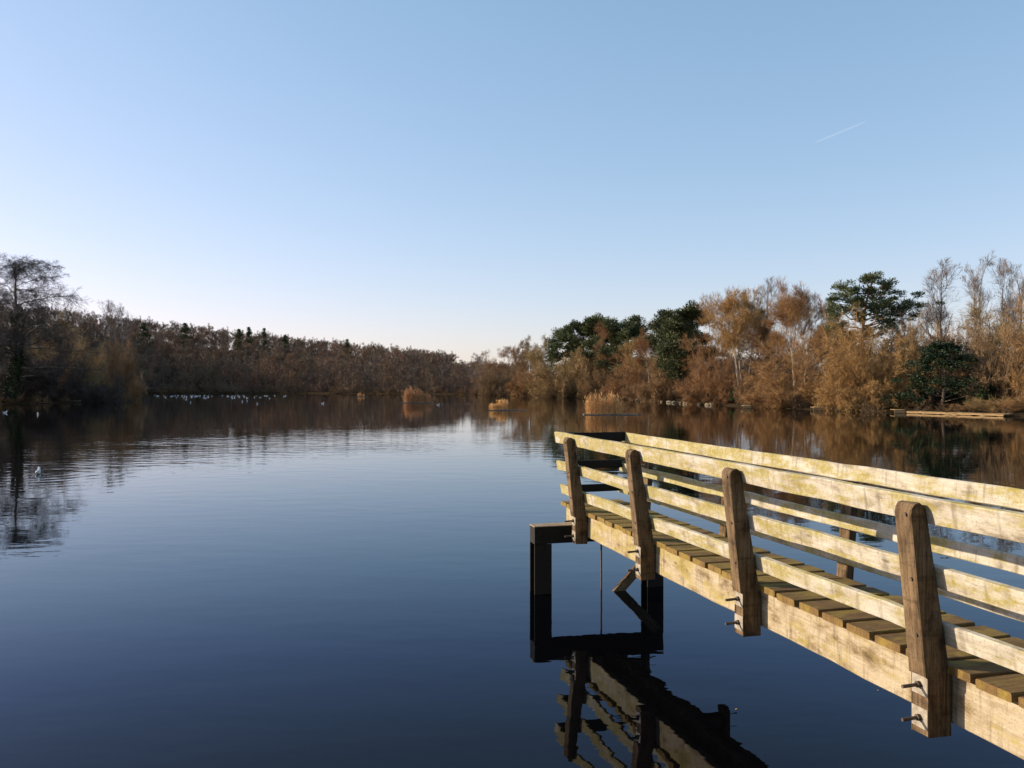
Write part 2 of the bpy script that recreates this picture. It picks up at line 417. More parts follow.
def rod(mb, p0, p1, r, n=10, mat=0):
    p0, p1 = Vector(p0), Vector(p1); ax = (p1 - p0).normalized()
    a = ax.orthogonal().normalized(); c = ax.cross(a)
    vs_ = [p + (a * math.cos(2 * math.pi * i / n) + c * math.sin(2 * math.pi * i / n)) * r for p in (p0, p1) for i in range(n)]
    fs = [(i, (i + 1) % n, n + (i + 1) % n, n + i) for i in range(n)] + [tuple(range(n - 1, -1, -1)), tuple(range(n, 2 * n))]
    mb.add(vs_, fs, None, mat)

T_END, T_START = 11.30, -5.2
def lean_near(z): return -0.19 * max(0.0, (z - 1.0) / 1.05)
def lean_far(z): return 0.80 + 0.09 * max(0.0, (z - 1.0) / 1.05)

# rails: (lower z, upper z, end t)
def rail(side, z0, z1, t1, thick=0.045, t0=T_START):
    f = lean_near if side < 0 else lean_far
    lo, hi = Vector((f(z0), 0, z0)), Vector((f(z1), 0, z1))
    wd = (hi - lo).normalized(); inn = Vector((wd.z, 0, -wd.x)) if side < 0 else Vector((-wd.z, 0, wd.x))
    c = (lo + hi) / 2 + inn * (thick / 2 + 0.002)
    mb = MB()
    board(mb, (c.x, t0, c.z), (c.x, t1, c.z), wd, z1 - z0, thick)
    return mb.build('rail', M['rail'], pier)
rail(-1, 1.945, 2.100, 11.20); rail(-1, 1.560, 1.690, 11.34); rail(-1, 1.223, 1.354, 11.36)
rail(1, 1.935, 2.070, 11.28); rail(1, 1.524, 1.640, 11.28); rail(1, 1.230, 1.345, 11.28)
# rails closing the end of the pier
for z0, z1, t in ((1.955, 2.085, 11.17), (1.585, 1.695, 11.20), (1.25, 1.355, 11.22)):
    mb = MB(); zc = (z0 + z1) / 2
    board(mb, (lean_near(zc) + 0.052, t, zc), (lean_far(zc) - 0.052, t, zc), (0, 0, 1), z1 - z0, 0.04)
    mb.build('end_rail', M['dark'], pier)  # near-black colour stands in for shade on these unlit rails
mb = MB(); board(mb, (0.05, 11.142, 2.015), (0.05, 11.142, 2.075), (1, 0, 0), 0.05, 0.004, jit=0, cham=0.001)
mb.build('tag_plate', M['plate'], pier)

# deck of cross planks
mb = MB(); t = T_START
while t < T_END + 0.05:
    w = 0.243 + random.uniform(-0.010, 0.006)
    zz = 1.082 + random.uniform(-0.004, 0.004)
    e0, e1 = -0.035 + random.uniform(-0.012, 0.010), 0.825 + random.uniform(-0.015, 0.015)
    board(mb, (e0, t + w / 2, zz), (e1, t + w / 2 + random.uniform(-0.004, 0.004), zz + random.uniform(-0.003, 0.003)), (0, 1, 0), w, 0.052, segs=4, jit=0.0015, cham=0.007)
    t += 0.287
mb.build('deck', M['deck'], pier)

# main beams: the deep outer beam, an inner stringer and a shallow edge beam on the far side
for u, z0, z1, w_ in ((0.045, 0.76, 1.05, 0.085), (0.40, 0.79, 1.05, 0.085), (0.755, 0.99, 1.05, 0.085)):
    mb = MB(); board(mb, (u, T_START, (z0 + z1) / 2), (u, 11.26, (z0 + z1) / 2), (0, 0, 1), z1 - z0, w_, jit=0.003, cham=0.008)
    mb.build('beam', M['beam'], pier)
for i in range(-4, 4):
    t = 4.23 + 2.075 * i
    if t < T_START + 0.3: continue
    mb = MB(); board(mb, (0.45, t, 0.90), (0.80, t, 0.90), (0, 0, 1), 0.10, 0.10, jit=0.002)
    mb.build('cross_bearer', M['post'], pier)

def post(side, t):
    """splayed railing post bolted to the outer face of the beam"""
    w = 0.138; t += random.uniform(-0.012, 0.012)
    if side < 0:
        prof = [(-0.003, 0.69), (-0.003, 1.0), (-0.193, 2.02), (-0.205, 2.05), (-0.235, 2.068), (-0.270, 2.060), (-0.288, 2.035), (-0.292, 2.0),
                (-0.190, 1.045), (-0.163, 1.035), (-0.163, 0.69)]
    else:
        prof = [(0.803, 0.79), (0.803, 1.0), (0.893, 2.0), (0.897, 2.02), (0.91, 2.032), (0.94, 2.028), (0.955, 2.0),
                (0.875, 1.045), (0.87, 1.035), (0.87, 0.79)]
    n = len(prof); mb = MB(); vs_, fs, us = [], [], []
    ts = [-w / 2, -w / 2 + 0.008, w / 2 - 0.008, w / 2]
    cu = sum(p[0] for p in prof) / n
    for k, tt in enumerate(ts):
        for (u, z) in prof:
            s = 0.006 if k in (0, 3) else 0.0
            vs_.append((u + (s if u < cu else -s), t + tt + random.gauss(0, 0.002), z + random.gauss(0, 0.002)))
    uo, vo = random.uniform(0, 40), random.uniform(0, 20)
    for k in range(3):
        for i in range(n):
            j = (i + 1) % n
            fs.append((k * n + i, k * n + j, (k + 1) * n + j, (k + 1) * n + i))
            us.append([(uo + prof[i][1], vo + ts[k]), (uo + prof[j][1], vo + ts[k]), (uo + prof[j][1], vo + ts[k + 1]), (uo + prof[i][1], vo + ts[k + 1])])
    fs.append(tuple(range(n - 1, -1, -1))); us.append([(uo + 3 + prof[i][1], vo + prof[i][0]) for i in range(n - 1, -1, -1)])
    fs.append(tuple(3 * n + i for i in range(n))); us.append([(uo + 7 + prof[i][1], vo + prof[i][0]) for i in range(n)])
    mb.add(vs_, fs, us)
    if side < 0:      # nail heads where each rail is fixed
        for z in (2.0, 1.62, 1.29):
            u = -0.190 - 0.102 * (z - 1.045) / 0.955
            for dt in (-0.03,):
                rod(mb, (u + 0.004, t + dt, z), (u - 0.008, t + dt, z - 0.001), 0.011, 8, 1)
    p = mb.build('post', [M['post'], M['steel']], pier)
    o = -0.163 if side < 0 else 0.87
    for z in ((0.985, 0.79) if side < 0 else (0.98, 0.87)):
        b1 = MB(); s = side
        rod(b1, (o - 0.005 * s, t, z), (o + 0.125 * s, t + 0.004, z - 0.006), 0.011, 10)
        rod(b1, (o + 0.008 * s, t, z), (o + 0.028 * s, t, z), 0.021, 6)
        b1.build('bolt', M['steel'], p)
        b2 = MB(); board(b2, (o + 0.004 * s, t, z - 0.06), (o + 0.004 * s, t, z + 0.06), (0, 1, 0), 0.13, 0.008, jit=0.0, cham=0.002, segs=1)
        b2.build('washer_plate', M['plate'], p)
for i in range(-4, 4):
    t = 4.23 + 2.075 * i
    if t < T_START + 0.3: continue
    post(-1, t); post(1, t)

# pile caps, piles, tie rod and brace
for tc in (10.79, 2.0, -4.6):
    mb = MB()
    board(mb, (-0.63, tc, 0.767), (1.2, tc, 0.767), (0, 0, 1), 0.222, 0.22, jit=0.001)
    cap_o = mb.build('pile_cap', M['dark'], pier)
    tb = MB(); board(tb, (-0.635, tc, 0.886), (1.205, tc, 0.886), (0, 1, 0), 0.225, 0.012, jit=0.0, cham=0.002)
    tb.build('cap_lit_top', M['captop'], cap_o)  # pale sheet paints the lit upper face of the cap
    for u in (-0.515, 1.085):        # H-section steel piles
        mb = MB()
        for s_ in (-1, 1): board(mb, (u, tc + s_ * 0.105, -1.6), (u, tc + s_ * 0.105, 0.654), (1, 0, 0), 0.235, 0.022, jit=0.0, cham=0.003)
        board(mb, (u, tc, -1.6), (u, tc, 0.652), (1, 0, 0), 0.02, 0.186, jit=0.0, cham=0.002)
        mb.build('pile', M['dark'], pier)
    mb = MB(); rod(mb, (0.31, tc - 0.08, -1.5), (0.31, tc - 0.08, 0.66), 0.012)
    mb.build('tie_rod', M['steel'], pier)
    mb = MB(); board(mb, (0.07, tc - 0.19, -0.45), (1.07, tc - 0.19, 0.56), (-1, 0, 1), 0.125, 0.06, jit=0.001)
    mb.build('brace', M['post'], pier)

# ------------------------------------------------------------------ trees
def norm(a): return a / np.maximum(np.linalg.norm(a, axis=-1, keepdims=True), 1e-9)
def perp(d, r):
    q = r.normal(size=d.shape); q -= (q * d).sum(-1, keepdims=True) * d
    return norm(q)

def branches(pos, dirs, lens, r0, r1, K, r, up=0.0, wob=0.06):
    n = len(pos); s = np.linspace(0, 1, K)
    P = pos[:, None, :] + dirs[:, None, :] * (lens[:, None, None] * s[None, :, None])
    P[:, :, 2] += up * lens[:, None] * s[None, :] ** 2
    jit = np.cumsum(r.normal(size=(n, K, 3)) * (wob / math.sqrt(K)), 1) * lens[:, None, None]
    jit[:, 0] = 0
    P = P + jit
    Rr = r0[:, None] * (1 - s)[None, :] + r1[:, None] * s[None, :]
    return P, Rr

def children(P, Rr, m_, t0, t1, ang, rat, K, r, up=0.1, curve=0.1, shape=0.6, rmin=0.006, rr=0.6, wob=0.06, tip=0.3):
    n, k = P.shape[:2]
    idx = np.repeat(np.arange(n), m_); t = r.uniform(t0, t1, n * m_)
    f = t * (k - 1); i0 = np.minimum(f.astype(int), k - 2); w = (f - i0)[:, None]
    a, c = P[idx, i0], P[idx, i0 + 1]
    pos = a * (1 - w) + c * w; tan = norm(c - a)
    plen = np.linalg.norm(np.diff(P, axis=1), axis=2).sum(1)[idx]
    rad = Rr[idx, i0] * (1 - w[:, 0]) + Rr[idx, i0 + 1] * w[:, 0]
    al = np.radians(r.normal(ang[0], ang[1], n * m_))[:, None]
    d = np.cos(al) * tan + np.sin(al) * perp(tan, r)
    d[:, 2] += up; d = norm(d)
    L = plen * r.uniform(rat[0], rat[1], n * m_) * (1.15 - shape * t)
    r0 = np.maximum(rad * rr, rmin)
    return branches(pos, d, L, r0, np.maximum(r0 * tip, rmin * 0.6), K, r, curve, wob)

def tubes(P, Rr, n):
    Nn, K = P.shape[:2]
    T = norm(np.gradient(P, axis=1))
    ref = np.zeros_like(T); ref[..., 0] = 0.31; ref[..., 1] = 0.95; ref[..., 2] = 0.05
    A = norm(np.cross(T, ref)); B = np.cross(T, A)
    an = np.arange(n) * 2 * math.pi / n
    V = P[:, :, None] + Rr[:, :, None, None] * (np.cos(an)[None, None, :, None] * A[:, :, None] + np.sin(an)[None, None, :, None] * B[:, :, None])
    base = (np.arange(Nn)[:, None, None] * K + np.arange(K - 1)[None, :, None]) * n
    i = np.arange(n)[None, None, :]; j = (i + 1) % n
    Q = np.stack([base + i, base + j, base + n + j, base + n + i], -1).reshape(-1, 4)
    return V.reshape(-1, 3), Q

def ribbons(P, Rr, r):
    Nn, K = P.shape[:2]
    T = norm(P[:, -1] - P[:, 0]); S = perp(T, r)[:, None, :]
    V = np.stack([P - S * Rr[..., None], P + S * Rr[..., None]], 2)
    b_ = (np.arange(Nn)[:, None] * K + np.arange(K - 1)[None, :]) * 2
    Q = np.stack([b_, b_ + 1, b_ + 3, b_ + 2], -1).reshape(-1, 4)
    return V.reshape(-1, 3), Q

def join(parts):
    Vs, Qs, n = [], [], 0
    for V, Q in parts: Vs.append(V); Qs.append(Q + n); n += len(V)
    return np.concatenate(Vs), np.concatenate(Qs)

def leaf_quads(C, D, size, r, asp=0.45):
    """C centres, D long-axis directions -> lens shaped quads"""
    n = len(C); D = norm(D); S = perp(D, r); L = (size * r.uniform(0.6, 1.3, n))[:, None]
    V = np.stack([C - D * L * 0.5, C + S * L * asp * 0.5, C + D * L * 0.5, C - S * L * asp * 0.5], 1)
    return V.reshape(-1, 3), np.arange(n * 4).reshape(-1, 4)

def bare_tree(seed, H=12.0, spread=1.0, limbs=15, n2=9, n3=9, n4=8, tw=0.011, stems=1, clear=0.3, up=0.25, ang=48, lean=0.06, r0=0.17, droop=0.05, light=False):
    """leafless tree: trunk arrays, twig arrays"""
    r = np.random.default_rng(seed)
    an = r.uniform(0, 6.28, stems); sp = (0.10 if stems > 1 else 0.0)
    tilt = r.uniform(0.5, 1.4, stems) * sp * 1.6 + r.uniform(0, lean, stems)
    d = norm(np.stack([np.cos(an) * tilt, np.sin(an) * tilt, np.ones(stems)], 1))
    pos = np.stack([np.cos(an) * 0.25 * (stems > 1), np.sin(an) * 0.25 * (stems > 1), np.full(stems, -0.3)], 1)
    L = H * r.uniform(0.86, 0.98, stems)
    P0, R0 = branches(pos, d, L, np.full(stems, r0), np.full(stems, 0.02), 9, r, 0.0, 0.035)
    P1, R1 = children(P0, R0, limbs, clear, 0.97, (ang, 12), (0.30 * spread, 0.46 * spread), 6, r, up, 0.10, 0.55, 0.02, 0.55)
    P2, R2 = children(P1, R1, n2, 0.25, 1.0, (42, 14), (0.38, 0.58), 5, r, 0.12, 0.08, 0.5, 0.010, 0.55)
    P3, R3 = children(P2, R2, n3, 0.15, 1.0, (38, 14), (0.42, 0.66), 4, r, 0.10, droop, 0.45, tw * 0.8, 0.6)
    P4, R4 = children(P3, R3, n4, 0.1, 1.0, (34, 14), (0.45, 0.75), 3, r, 0.06, droop, 0.35, tw * 0.6, 0.8)
    if light: return join([tubes(P0, R0, 4), tubes(P1, R1, 3)]), join([ribbons(P2, R2, r), ribbons(P3, R3, r), ribbons(P4[:, ::2], R4[:, ::2], r)])
    trunk = join([tubes(P0, R0, 7), tubes(P1, R1, 4)])
    crown = join([tubes(P2, R2, 3), ribbons(P3, R3, r), ribbons(P4, R4, r)])
    return trunk, crown

def dome_shrub(seed, H=6.0, Rd=4.0, stems=44, n2=13, n3=10, n4=8, tw=0.011, weep=0.0, light=False):
    r = np.random.default_rng(seed)
    a = r.uniform(0, 6.28, stems); th = np.arccos(1 - r.uniform(0, 1, stems) ** 0.85 * 0.93)
    d = np.stack([np.sin(th) * np.cos(a), np.sin(th) * np.sin(a), np.cos(th)], 1)
    bump = 1 + 0.10 * np.sin(a * 3 + seed) * np.sin(th * 2)
    L = 0.9 * bump / np.sqrt((np.sin(th) / Rd) ** 2 + (np.cos(th) / H) ** 2) * r.uniform(0.78, 1.0, stems)
    pos = np.stack([np.cos(a) * 0.1 * Rd, np.sin(a) * 0.1 * Rd, np.full(stems, -0.1)], 1)
    P0, R0 = branches(pos, d, L, r.uniform(0.035, 0.075, stems), np.full(stems, 0.012), 7, r, -0.04, 0.06)
    P0[..., 2] = np.maximum(P0[..., 2], 0.05 + 0.02 * r.random(P0[..., 2].shape))
    P2, R2 = children(P0, R0, n2, 0.18, 1.0, (46, 16), (0.20, 0.34), 4, r, 0.10, 0.02, 0.40, 0.010, 0.5)
    P3, R3 = children(P2, R2, n3, 0.1, 1.0, (42, 16), (0.38, 0.60), 3, r, 0.06, -weep, 0.35, tw * 0.8, 0.6)
    P4, R4 = children(P3, R3, n4, 0.1, 1.0, (38, 16), (0.45, 0.80), 2 if light else 3, r, 0.04, -weep, 0.25, tw * 0.6, 0.8)
    return tubes(P0, R0, 3 if light else 4), join([ribbons(P2, R2, r) if light else tubes(P2, R2, 3), ribbons(P3, R3, r), ribbons(P4, R4, r)])

def pine_tree(seed, H=14.0, Rc=5.0, first=0.42, nl=22, dens=1.0, flat=0.35):
    """Scots pine: bare lower trunk, level limbs carrying flat pads of needles"""
    r = np.random.default_rng(seed)
    P0, R0 = branches(np.array([[0, 0, -0.3]]), norm(np.array([[0.06, 0.0, 1.0]])), np.array([H * 0.96]), np.array([0.24]), np.array([0.04]), 9, r, 0, 0.05)
    P1, R1 = children(P0, R0, nl, first, 0.98, (78, 12), (0.22, Rc / H * 1.02), 6, r, 0.10, 0.10, 0.62, 0.02, 0.45)
    # a limb never outgrows the crown at its height
    P2, R2 = children(P1, R1, 5, 0.35, 1.0, (44, 14), (0.28, 0.5), 4, r, 0.12, 0.10, 0.4, 0.012, 0.5)
    trunk = join([tubes(P0, R0, 7), tubes(P1, R1, 4), tubes(P2, R2, 3)])
    tips = np.concatenate([P1[:, -1], P1[:, 4], P2[:, -1], P2[:, 2], P0[:, -1], P0[:, -2]])
    C, D = [], []
    for p in tips:
        s = r.uniform(0.55, 1.05); n = int(100 * dens * s)
        v = norm(r.normal(size=(n, 3))); rad = r.random(n) ** 0.4
        q = v * rad[:, None] * np.array([s, s, s * flat]) ; q[:, 2] += 0.12 * s
        C.append(p + q); dd = v * np.array([1, 1, 0.6]); dd[:, 2] += 0.55; D.append(dd)
    C, D = np.concatenate(C), np.concatenate(D)
    return trunk, leaf_quads(C, D, np.full(len(C), 0.34), r, 0.30)

def leafy_bush(seed, H=6.0, Rd=3.0, clumps=90, per=130, leaf=0.16, conic=0.5):
    r = np.random.default_rng(seed)
    P0, R0 = branches(np.array([[0, 0, -0.2]]), np.array([[0.02, 0, 1.0]]), np.array([H * 0.9]), np.array([0.12]), np.array([0.02]), 7, r, 0, 0.03)
    P1, R1 = children(P0, R0, 24, 0.05, 0.95, (65, 12), (0.3, 0.48), 4, r, 0.1, 0.1, 0.7, 0.015, 0.5)
    C, D = [], []
    for _ in range(clumps):
        f = r.random() ** 0.9; a = r.uniform(0, 6.28)
        rad = Rd * (1 - f) ** conic * r.uniform(0.45, 1.0) * (0.85 + 0.3 * math.sin(a * 3 + seed))
        p = np.array([rad * math.cos(a), rad * math.sin(a), 0.25 + f * (H - 0.4)])
        s = r.uniform(0.35, 0.8) * (0.6 + 0.4 * (1 - f)) * Rd / 3.0
        v = norm(r.normal(size=(per, 3)))
        C.append(p + v * (r.random(per) ** 0.4)[:, None] * np.array([s, s, s * 0.75])); D.append(v + r.normal(size=(per, 3)) * 0.6)
    return join([tubes(P0, R0, 6), tubes(P1, R1, 3)]), leaf_quads(np.concatenate(C), np.concatenate(D), np.full(clumps * per, leaf), r, 0.6)

def spire_conifer(seed, H=11.0, Rd=2.2):
    r = np.random.default_rng(seed)
    P0, R0 = branches(np.array([[0, 0, -0.2]]), np.array([[0.0, 0, 1.0]]), np.array([H]), np.array([0.16]), np.array([0.02]), 7, r, 0, 0.01)
    n = 130; f = np.sort(r.random(n)) ** 0.9 * 0.8 + 0.18; a = r.uniform(0, 6.28, n)
    L = Rd * (1 - f) ** 0.8 * r.uniform(0.65, 1.1, n) + 0.15
    d = norm(np.stack([np.cos(a), np.sin(a), np.full(n, -0.05)], 1))
    P1, R1 = branches(np.stack([np.zeros(n), np.zeros(n), f * H], 1), d, L, np.full(n, 0.025), np.full(n, 0.008), 4, r, 0.1, 0.04)
    t = r.random((n, 42)); i0 = np.minimum((t * 3).astype(int), 2); w = (t * 3 - i0)[..., None]
    k = np.arange(n)[:, None]
    C = P1[k, i0] * (1 - w) + P1[k, i0 + 1] * w + r.normal(size=(n, 42, 3)) * 0.14
    D = d[:, None, :] + r.normal(size=(n, 42, 3)) * 0.5
    return join([tubes(P0, R0, 6), tubes(P1, R1, 3)]), leaf_quads(C.reshape(-1, 3), D.reshape(-1, 3), np.full(n * 42, 0.30), r, 0.35)

def layered_tree(seed, H=15.0, spread=7.0):
    """leafless tree with tiers of long level branches, ivy round the trunk"""
    r = np.random.default_rng(seed)
    P0, R0 = branches(np.array([[0, 0, -0.3]]), norm(np.array([[0.05, 0, 1.0]])), np.array([H * 0.97]), np.array([0.30]), np.array([0.03]), 10, r, 0, 0.03)
    P1, R1 = children(P0, R0, 60, 0.16, 0.98, (78, 9), (0.26, 0.50), 7, r, 0.10, -0.10, 0.62, 0.02, 0.4)
    P2, R2 = children(P1, R1, 15, 0.2, 1.0, (46, 12), (0.22, 0.40), 5, r, 0.02, -0.12, 0.45, 0.011, 0.5)
    P3, R3 = children(P2, R2, 9, 0.1, 1.0, (40, 14), (0.40, 0.62), 4, r, -0.02, -0.15, 0.4, 0.006, 0.6)
    P4, R4 = children(P3, R3, 8, 0.1, 1.0, (36, 14), (0.45, 0.75), 3, r, -0.02, -0.1, 0.35, 0.0045, 0.8)
    trunk = join([tubes(P0, R0, 8), tubes(P1, R1, 4)])
    crown = join([tubes(P2, R2, 3), ribbons(P3, R3, r), ribbons(P4, R4, r)])
    n = 5200; f = r.random(n) * 0.62; a = r.uniform(0, 6.28, n); i = f * 9; i0 = i.astype(int); w = (i - i0)[:, None]
    c = P0[0][i0] * (1 - w) + P0[0][np.minimum(i0 + 1, 9)] * w
    rad = (0.36 + 0.35 * r.random(n) * (1 - f)) * (0.8 + 0.3 * np.sin(f * 40 + a * 2))
    C = c + np.stack([np.cos(a) * rad, np.sin(a) * rad, r.normal(size=n) * 0.15], 1)
    return trunk, crown, leaf_quads(C, r.normal(size=(n, 3)) + np.array([0, 0, -0.4]), np.full(n, 0.19), r, 0.7)

PROTO = {}
def proto(kind, gen, bark, crown_mat, name, extra=None):
    tr, cr = gen[0], gen[1]
    H = float(np.percentile(cr[0][:, 2], 99.5)); Wd = float(np.percentile(np.abs(cr[0][:, :2]), 97))
    PROTO[kind] = dict(trunk=quad_mesh(name + '_trunk', *tr, M[bark], smooth=True), crown=quad_mesh(name + '_crown', *cr, M[crown_mat]),
                       H=H, W=Wd, name=name, used=[])
    if extra: PROTO[kind]['extra'] = (extra[0], quad_mesh(extra[0], *gen[2], M[extra[1]]))

proto('bare_a', bare_tree(11, stems=1, tw=0.014), 'bark', 'tw_tan', 'bare_tree')
proto('bare_b', bare_tree(12, stems=3, limbs=10, n2=10, n3=10, n4=10, tw=0.013, clear=0.44, r0=0.16, spread=1.1, up=0.15), 'bark_pale', 'tw_orange', 'bare_tree')
proto('bare_c', bare_tree(13, stems=4, limbs=9, n2=10, n3=10, n4=10, tw=0.013, clear=0.44, r0=0.15, up=0.2, spread=1.05), 'bark_pale', 'tw_orange', 'bare_tree')
proto('bare_d', bare_tree(14, stems=2, limbs=11, tw=0.014, spread=0.9), 'bark', 'tw_orange', 'bare_tree')
proto('bare_e', bare_tree(19, stems=2, limbs=10, tw=0.014, spread=1.05, up=0.15), 'bark', 'tw_red', 'bare_tree')
proto('birch_a', bare_tree(15, stems=1, limbs=20, n2=7, n3=7, n4=5, tw=0.010, spread=0.72, clear=0.25, up=0.45, ang=38, r0=0.12), 'bark', 'tw_grey', 'birch_tree')
proto('birch_b', bare_tree(16, stems=2, limbs=13, n2=7, n3=7, n4=5, tw=0.010, spread=0.66, clear=0.25, up=0.5, ang=36, r0=0.10), 'bark', 'tw_grey', 'birch_tree')
proto('willow_a', dome_shrub(21, H=7.5, Rd=4.0, tw=0.011), 'bark', 'tw_orange', 'willow_shrub')
proto('willow_b', dome_shrub(22, H=6.0, Rd=4.4, stems=48, tw=0.011), 'bark', 'tw_tan', 'willow_shrub')
proto('willow_c', dome_shrub(23, H=9.0, Rd=4.3, stems=84, n2=16, n3=11, n4=8, weep=0.08, tw=0.012), 'bark', 'tw_orange', 'willow_shrub')
proto('willow_d', dome_shrub(24, H=5.0, Rd=4.0, tw=0.011), 'bark', 'tw_red', 'willow_shrub')
proto('scrub_dark', dome_shrub(25, H=6.0, Rd=3.6, stems=34, n2=10, n3=9, n4=7, tw=0.012), 'bark', 'tw_dark', 'bare_shrub')
def open_pine(seed):
    """the tall open pine: limbs end in separate needle pads, highest in the middle, a long arm to the right"""
    r = np.random.default_rng(seed)
    pads = [(545, 97, 34), (505, 107, 30), (575, 118, 30), (440, 122, 34), (470, 145, 34), (520, 140, 36), (592, 138, 28), (560, 165, 36), (480, 172, 34), (430, 165, 30),
            (620, 182, 32), (655, 188, 30), (676, 186, 24), (590, 205, 34), (630, 212, 28), (405, 168, 26), (398, 215, 36), (385, 250, 30), (440, 205, 34), (430, 245, 32),
            (520, 200, 34), (550, 222, 34), (480, 215, 30), (470, 275, 34), (515, 268, 34), (560, 258, 30), (425, 272, 28), (600, 235, 24), (400, 190, 28), (450, 300, 24), (540, 190, 36), (500, 180, 34)]
    P0 = np.array([[[-0.3, 0, -0.4], [-0.25, 0, 3.0], [-0.1, 0.1, 6.0], [0.15, 0.1, 8.2], [0.25, 0, 10.0], [0.6, -0.1, 12.0], [1.3, 0, 14.2]]])
    R0 = np.array([[0.27, 0.24, 0.21, 0.18, 0.15, 0.10, 0.04]])
    parts, C, D = [tubes(P0, R0, 8)], [], []
    for (zx, zy, rad) in pads:
        x, z = (zx - 495) / 26.9, (489 - zy) / 26.9
        y = r.uniform(-1, 1) * max(0.4, 2.6 - 0.45 * abs(x))
        zs = min(13.0, max(6.4, z - 0.6 - 0.33 * abs(x)))
        i = min(5, int(np.searchsorted(P0[0][:, 2], zs)) - 1); f = (zs - P0[0][i, 2]) / (P0[0][i + 1, 2] - P0[0][i, 2])
        b0 = P0[0][i] * (1 - f) + P0[0][i + 1] * f; e = np.array([x, y, z - 0.15]); t = np.linspace(0, 1, 6)[:, None]
        limb = b0 + (e - b0) * t; limb[:, 2] += -0.35 * np.sin(t[:, 0] * 3.14) * (1 if abs(x) > 1 else 0.2); limb[1:-1] += r.normal(size=(4, 3)) * 0.12
        LP, LR = limb[None], np.linspace(0.085, 0.02, 6)[None]
        parts.append(tubes(LP, LR, 4))
        P2, R2 = children(LP, LR, 9, 0.55, 1.0, (55, 18), (0.16, 0.34), 4, r, 0.12, 0.1, 0.2, 0.012, 0.5)
        parts.append(tubes(P2, R2, 3))
        s_ = rad / 26.9
        for c0, k in [(e, 1.0)] + [(P2[q, -1], 0.55) for q in range(9)]:
            n = int(150 * k); v = norm(r.normal(size=(n, 3))); q = v * (r.random(n) ** 0.45)[:, None] * np.array([s_ * k, s_ * k, s_ * k * 0.5])
            C.append(c0 + q); D.append(v * np.array([1, 1, 0.5]) + np.array([0, 0, 0.5]))
    C, D = np.concatenate(C), np.concatenate(D)
    return join(parts), leaf_quads(C, D, np.full(len(C), 0.30), r, 0.28)
proto('pine_a', open_pine(31), 'bark_pine', 'needle', 'pine_tree')
proto('pine_b', pine_tree(32, H=13, Rc=4.2, first=0.2, nl=36, flat=0.6, dens=0.9), 'bark_pine', 'needle', 'pine_tree')
proto('pine_c', pine_tree(33, H=12, Rc=4.0, first=0.15, nl=36, flat=0.65, dens=0.9), 'bark_pine', 'needle', 'pine_tree')
proto('holly', leafy_bush(41, H=6.5, Rd=3.4, clumps=120, conic=0.45), 'bark', 'holly', 'holly_bush')
proto('laurel', leafy_bush(42, H=2.4, Rd=1.8, clumps=40, per=90, leaf=0.14, conic=0.4), 'bark', 'green', 'evergreen_bush')
proto('yew', leafy_bush(43, H=8, Rd=4.0, clumps=110, conic=0.55, leaf=0.2), 'bark', 'holly', 'yew_tree')
proto('spire', spire_conifer(51), 'bark_pine', 'needle', 'conifer_tree')
proto('layered', layered_tree(61), 'bark', 'tw_dark', 'ivy_clad_tree', ('ivy', 'ivy'))

def shore_D(px):
    """distance of the far waterline along the ray through picture column px"""
    ys = np.arange(45, 330, 0.5); xs = (px - 512) / F * ys
    s = lake_sd(np.stack([xs, ys], 1)); k = np.argmax(s > 0)
    return ys[k]

def plant(kind, px, off, ytop, hw, label, cat='tree', group=None, D=None, rz=None):
    p = PROTO[kind]
    y = D if D else shore_D(px) + off
    x = (px - 512) / F * y; g = gz(x, y)
    top = EYE + (384 - ytop) * y / F
    H = top - g; wid = hw * y / F
    if not p['used']:
        root = empty(p['name'])
        ch = [link('trunk', p['trunk'], root), link('crown', p['crown'], root)]
        if 'extra' in p: ch.append(link(p['extra'][0], p['extra'][1], root))
        p['used'] = [root, ch]
    else:
        root = copy_thing(*p['used'])
    root.location = (x, y, g)
    root.rotation_euler = (0, 0, random.uniform(0, 6.28) if rz is None else rz)
    sxy = wid / p['W']; sz = H / p['H']
    if kind == 'pine_a': sxy, sz = y / 100.0, H / 15.3
    root.scale = (sxy, sxy, sz)
    for k in ('group',):
        if k in root and not group: del root[k]
    tag(root, label, cat, group)
    return root

# --- right bank, at the water's edge
plant('willow_c', 868, 4, 324, 42, 'big rounded orange-brown willow at the water edge below the tall pine', 'willow')
plant('holly', 942, 4, 343, 42, 'dark green holly standing right of the big rounded orange willow', 'holly')
plant('willow_a', 790, 4, 346, 44, 'broad low willow with trailing branches between the two small pale platforms', 'willow')
plant('willow_a', 712, 3, 342, 34, 'rounded orange willow in front of the pale many-stemmed tree', 'willow')
plant('willow_d', 668, 3, 356, 25, 'brown willow behind the pale shore stones, right of the largest reed raft', 'willow')
plant('willow_a', 627, 3, 356, 24, 'orange willow rising directly behind the largest reed raft', 'willow')
plant('willow_d', 563, 3, 357, 31, 'wide reddish-brown shrub at the water left of the largest reed raft', 'shrub')
plant('willow_d', 597, 4, 366, 18, 'small reddish shrub squeezed left behind the largest reed raft', 'shrub')
plant('willow_a', 527, 3, 362, 20, 'low orange shrub at the waterline above the smallest reed raft', 'shrub')
plant('willow_b', 499, 3, 366, 17, 'pale brown shrub at the shore beside the dip in the treeline', 'shrub')
plant('willow_b', 1002, 8, 318, 44, 'large tangled tan willow right of the dark holly', 'willow')
plant('willow_a', 1046, 7, 300, 42, 'tall brown willow cut by the right edge of the picture', 'willow')
plant('willow_d', 932, 15, 324, 28, 'brown willow top showing above and behind the dark holly', 'willow')
plant('willow_d', 992, 2.5, 398, 20, 'low reddish bramble patch behind the long pale boardwalk', 'shrub')
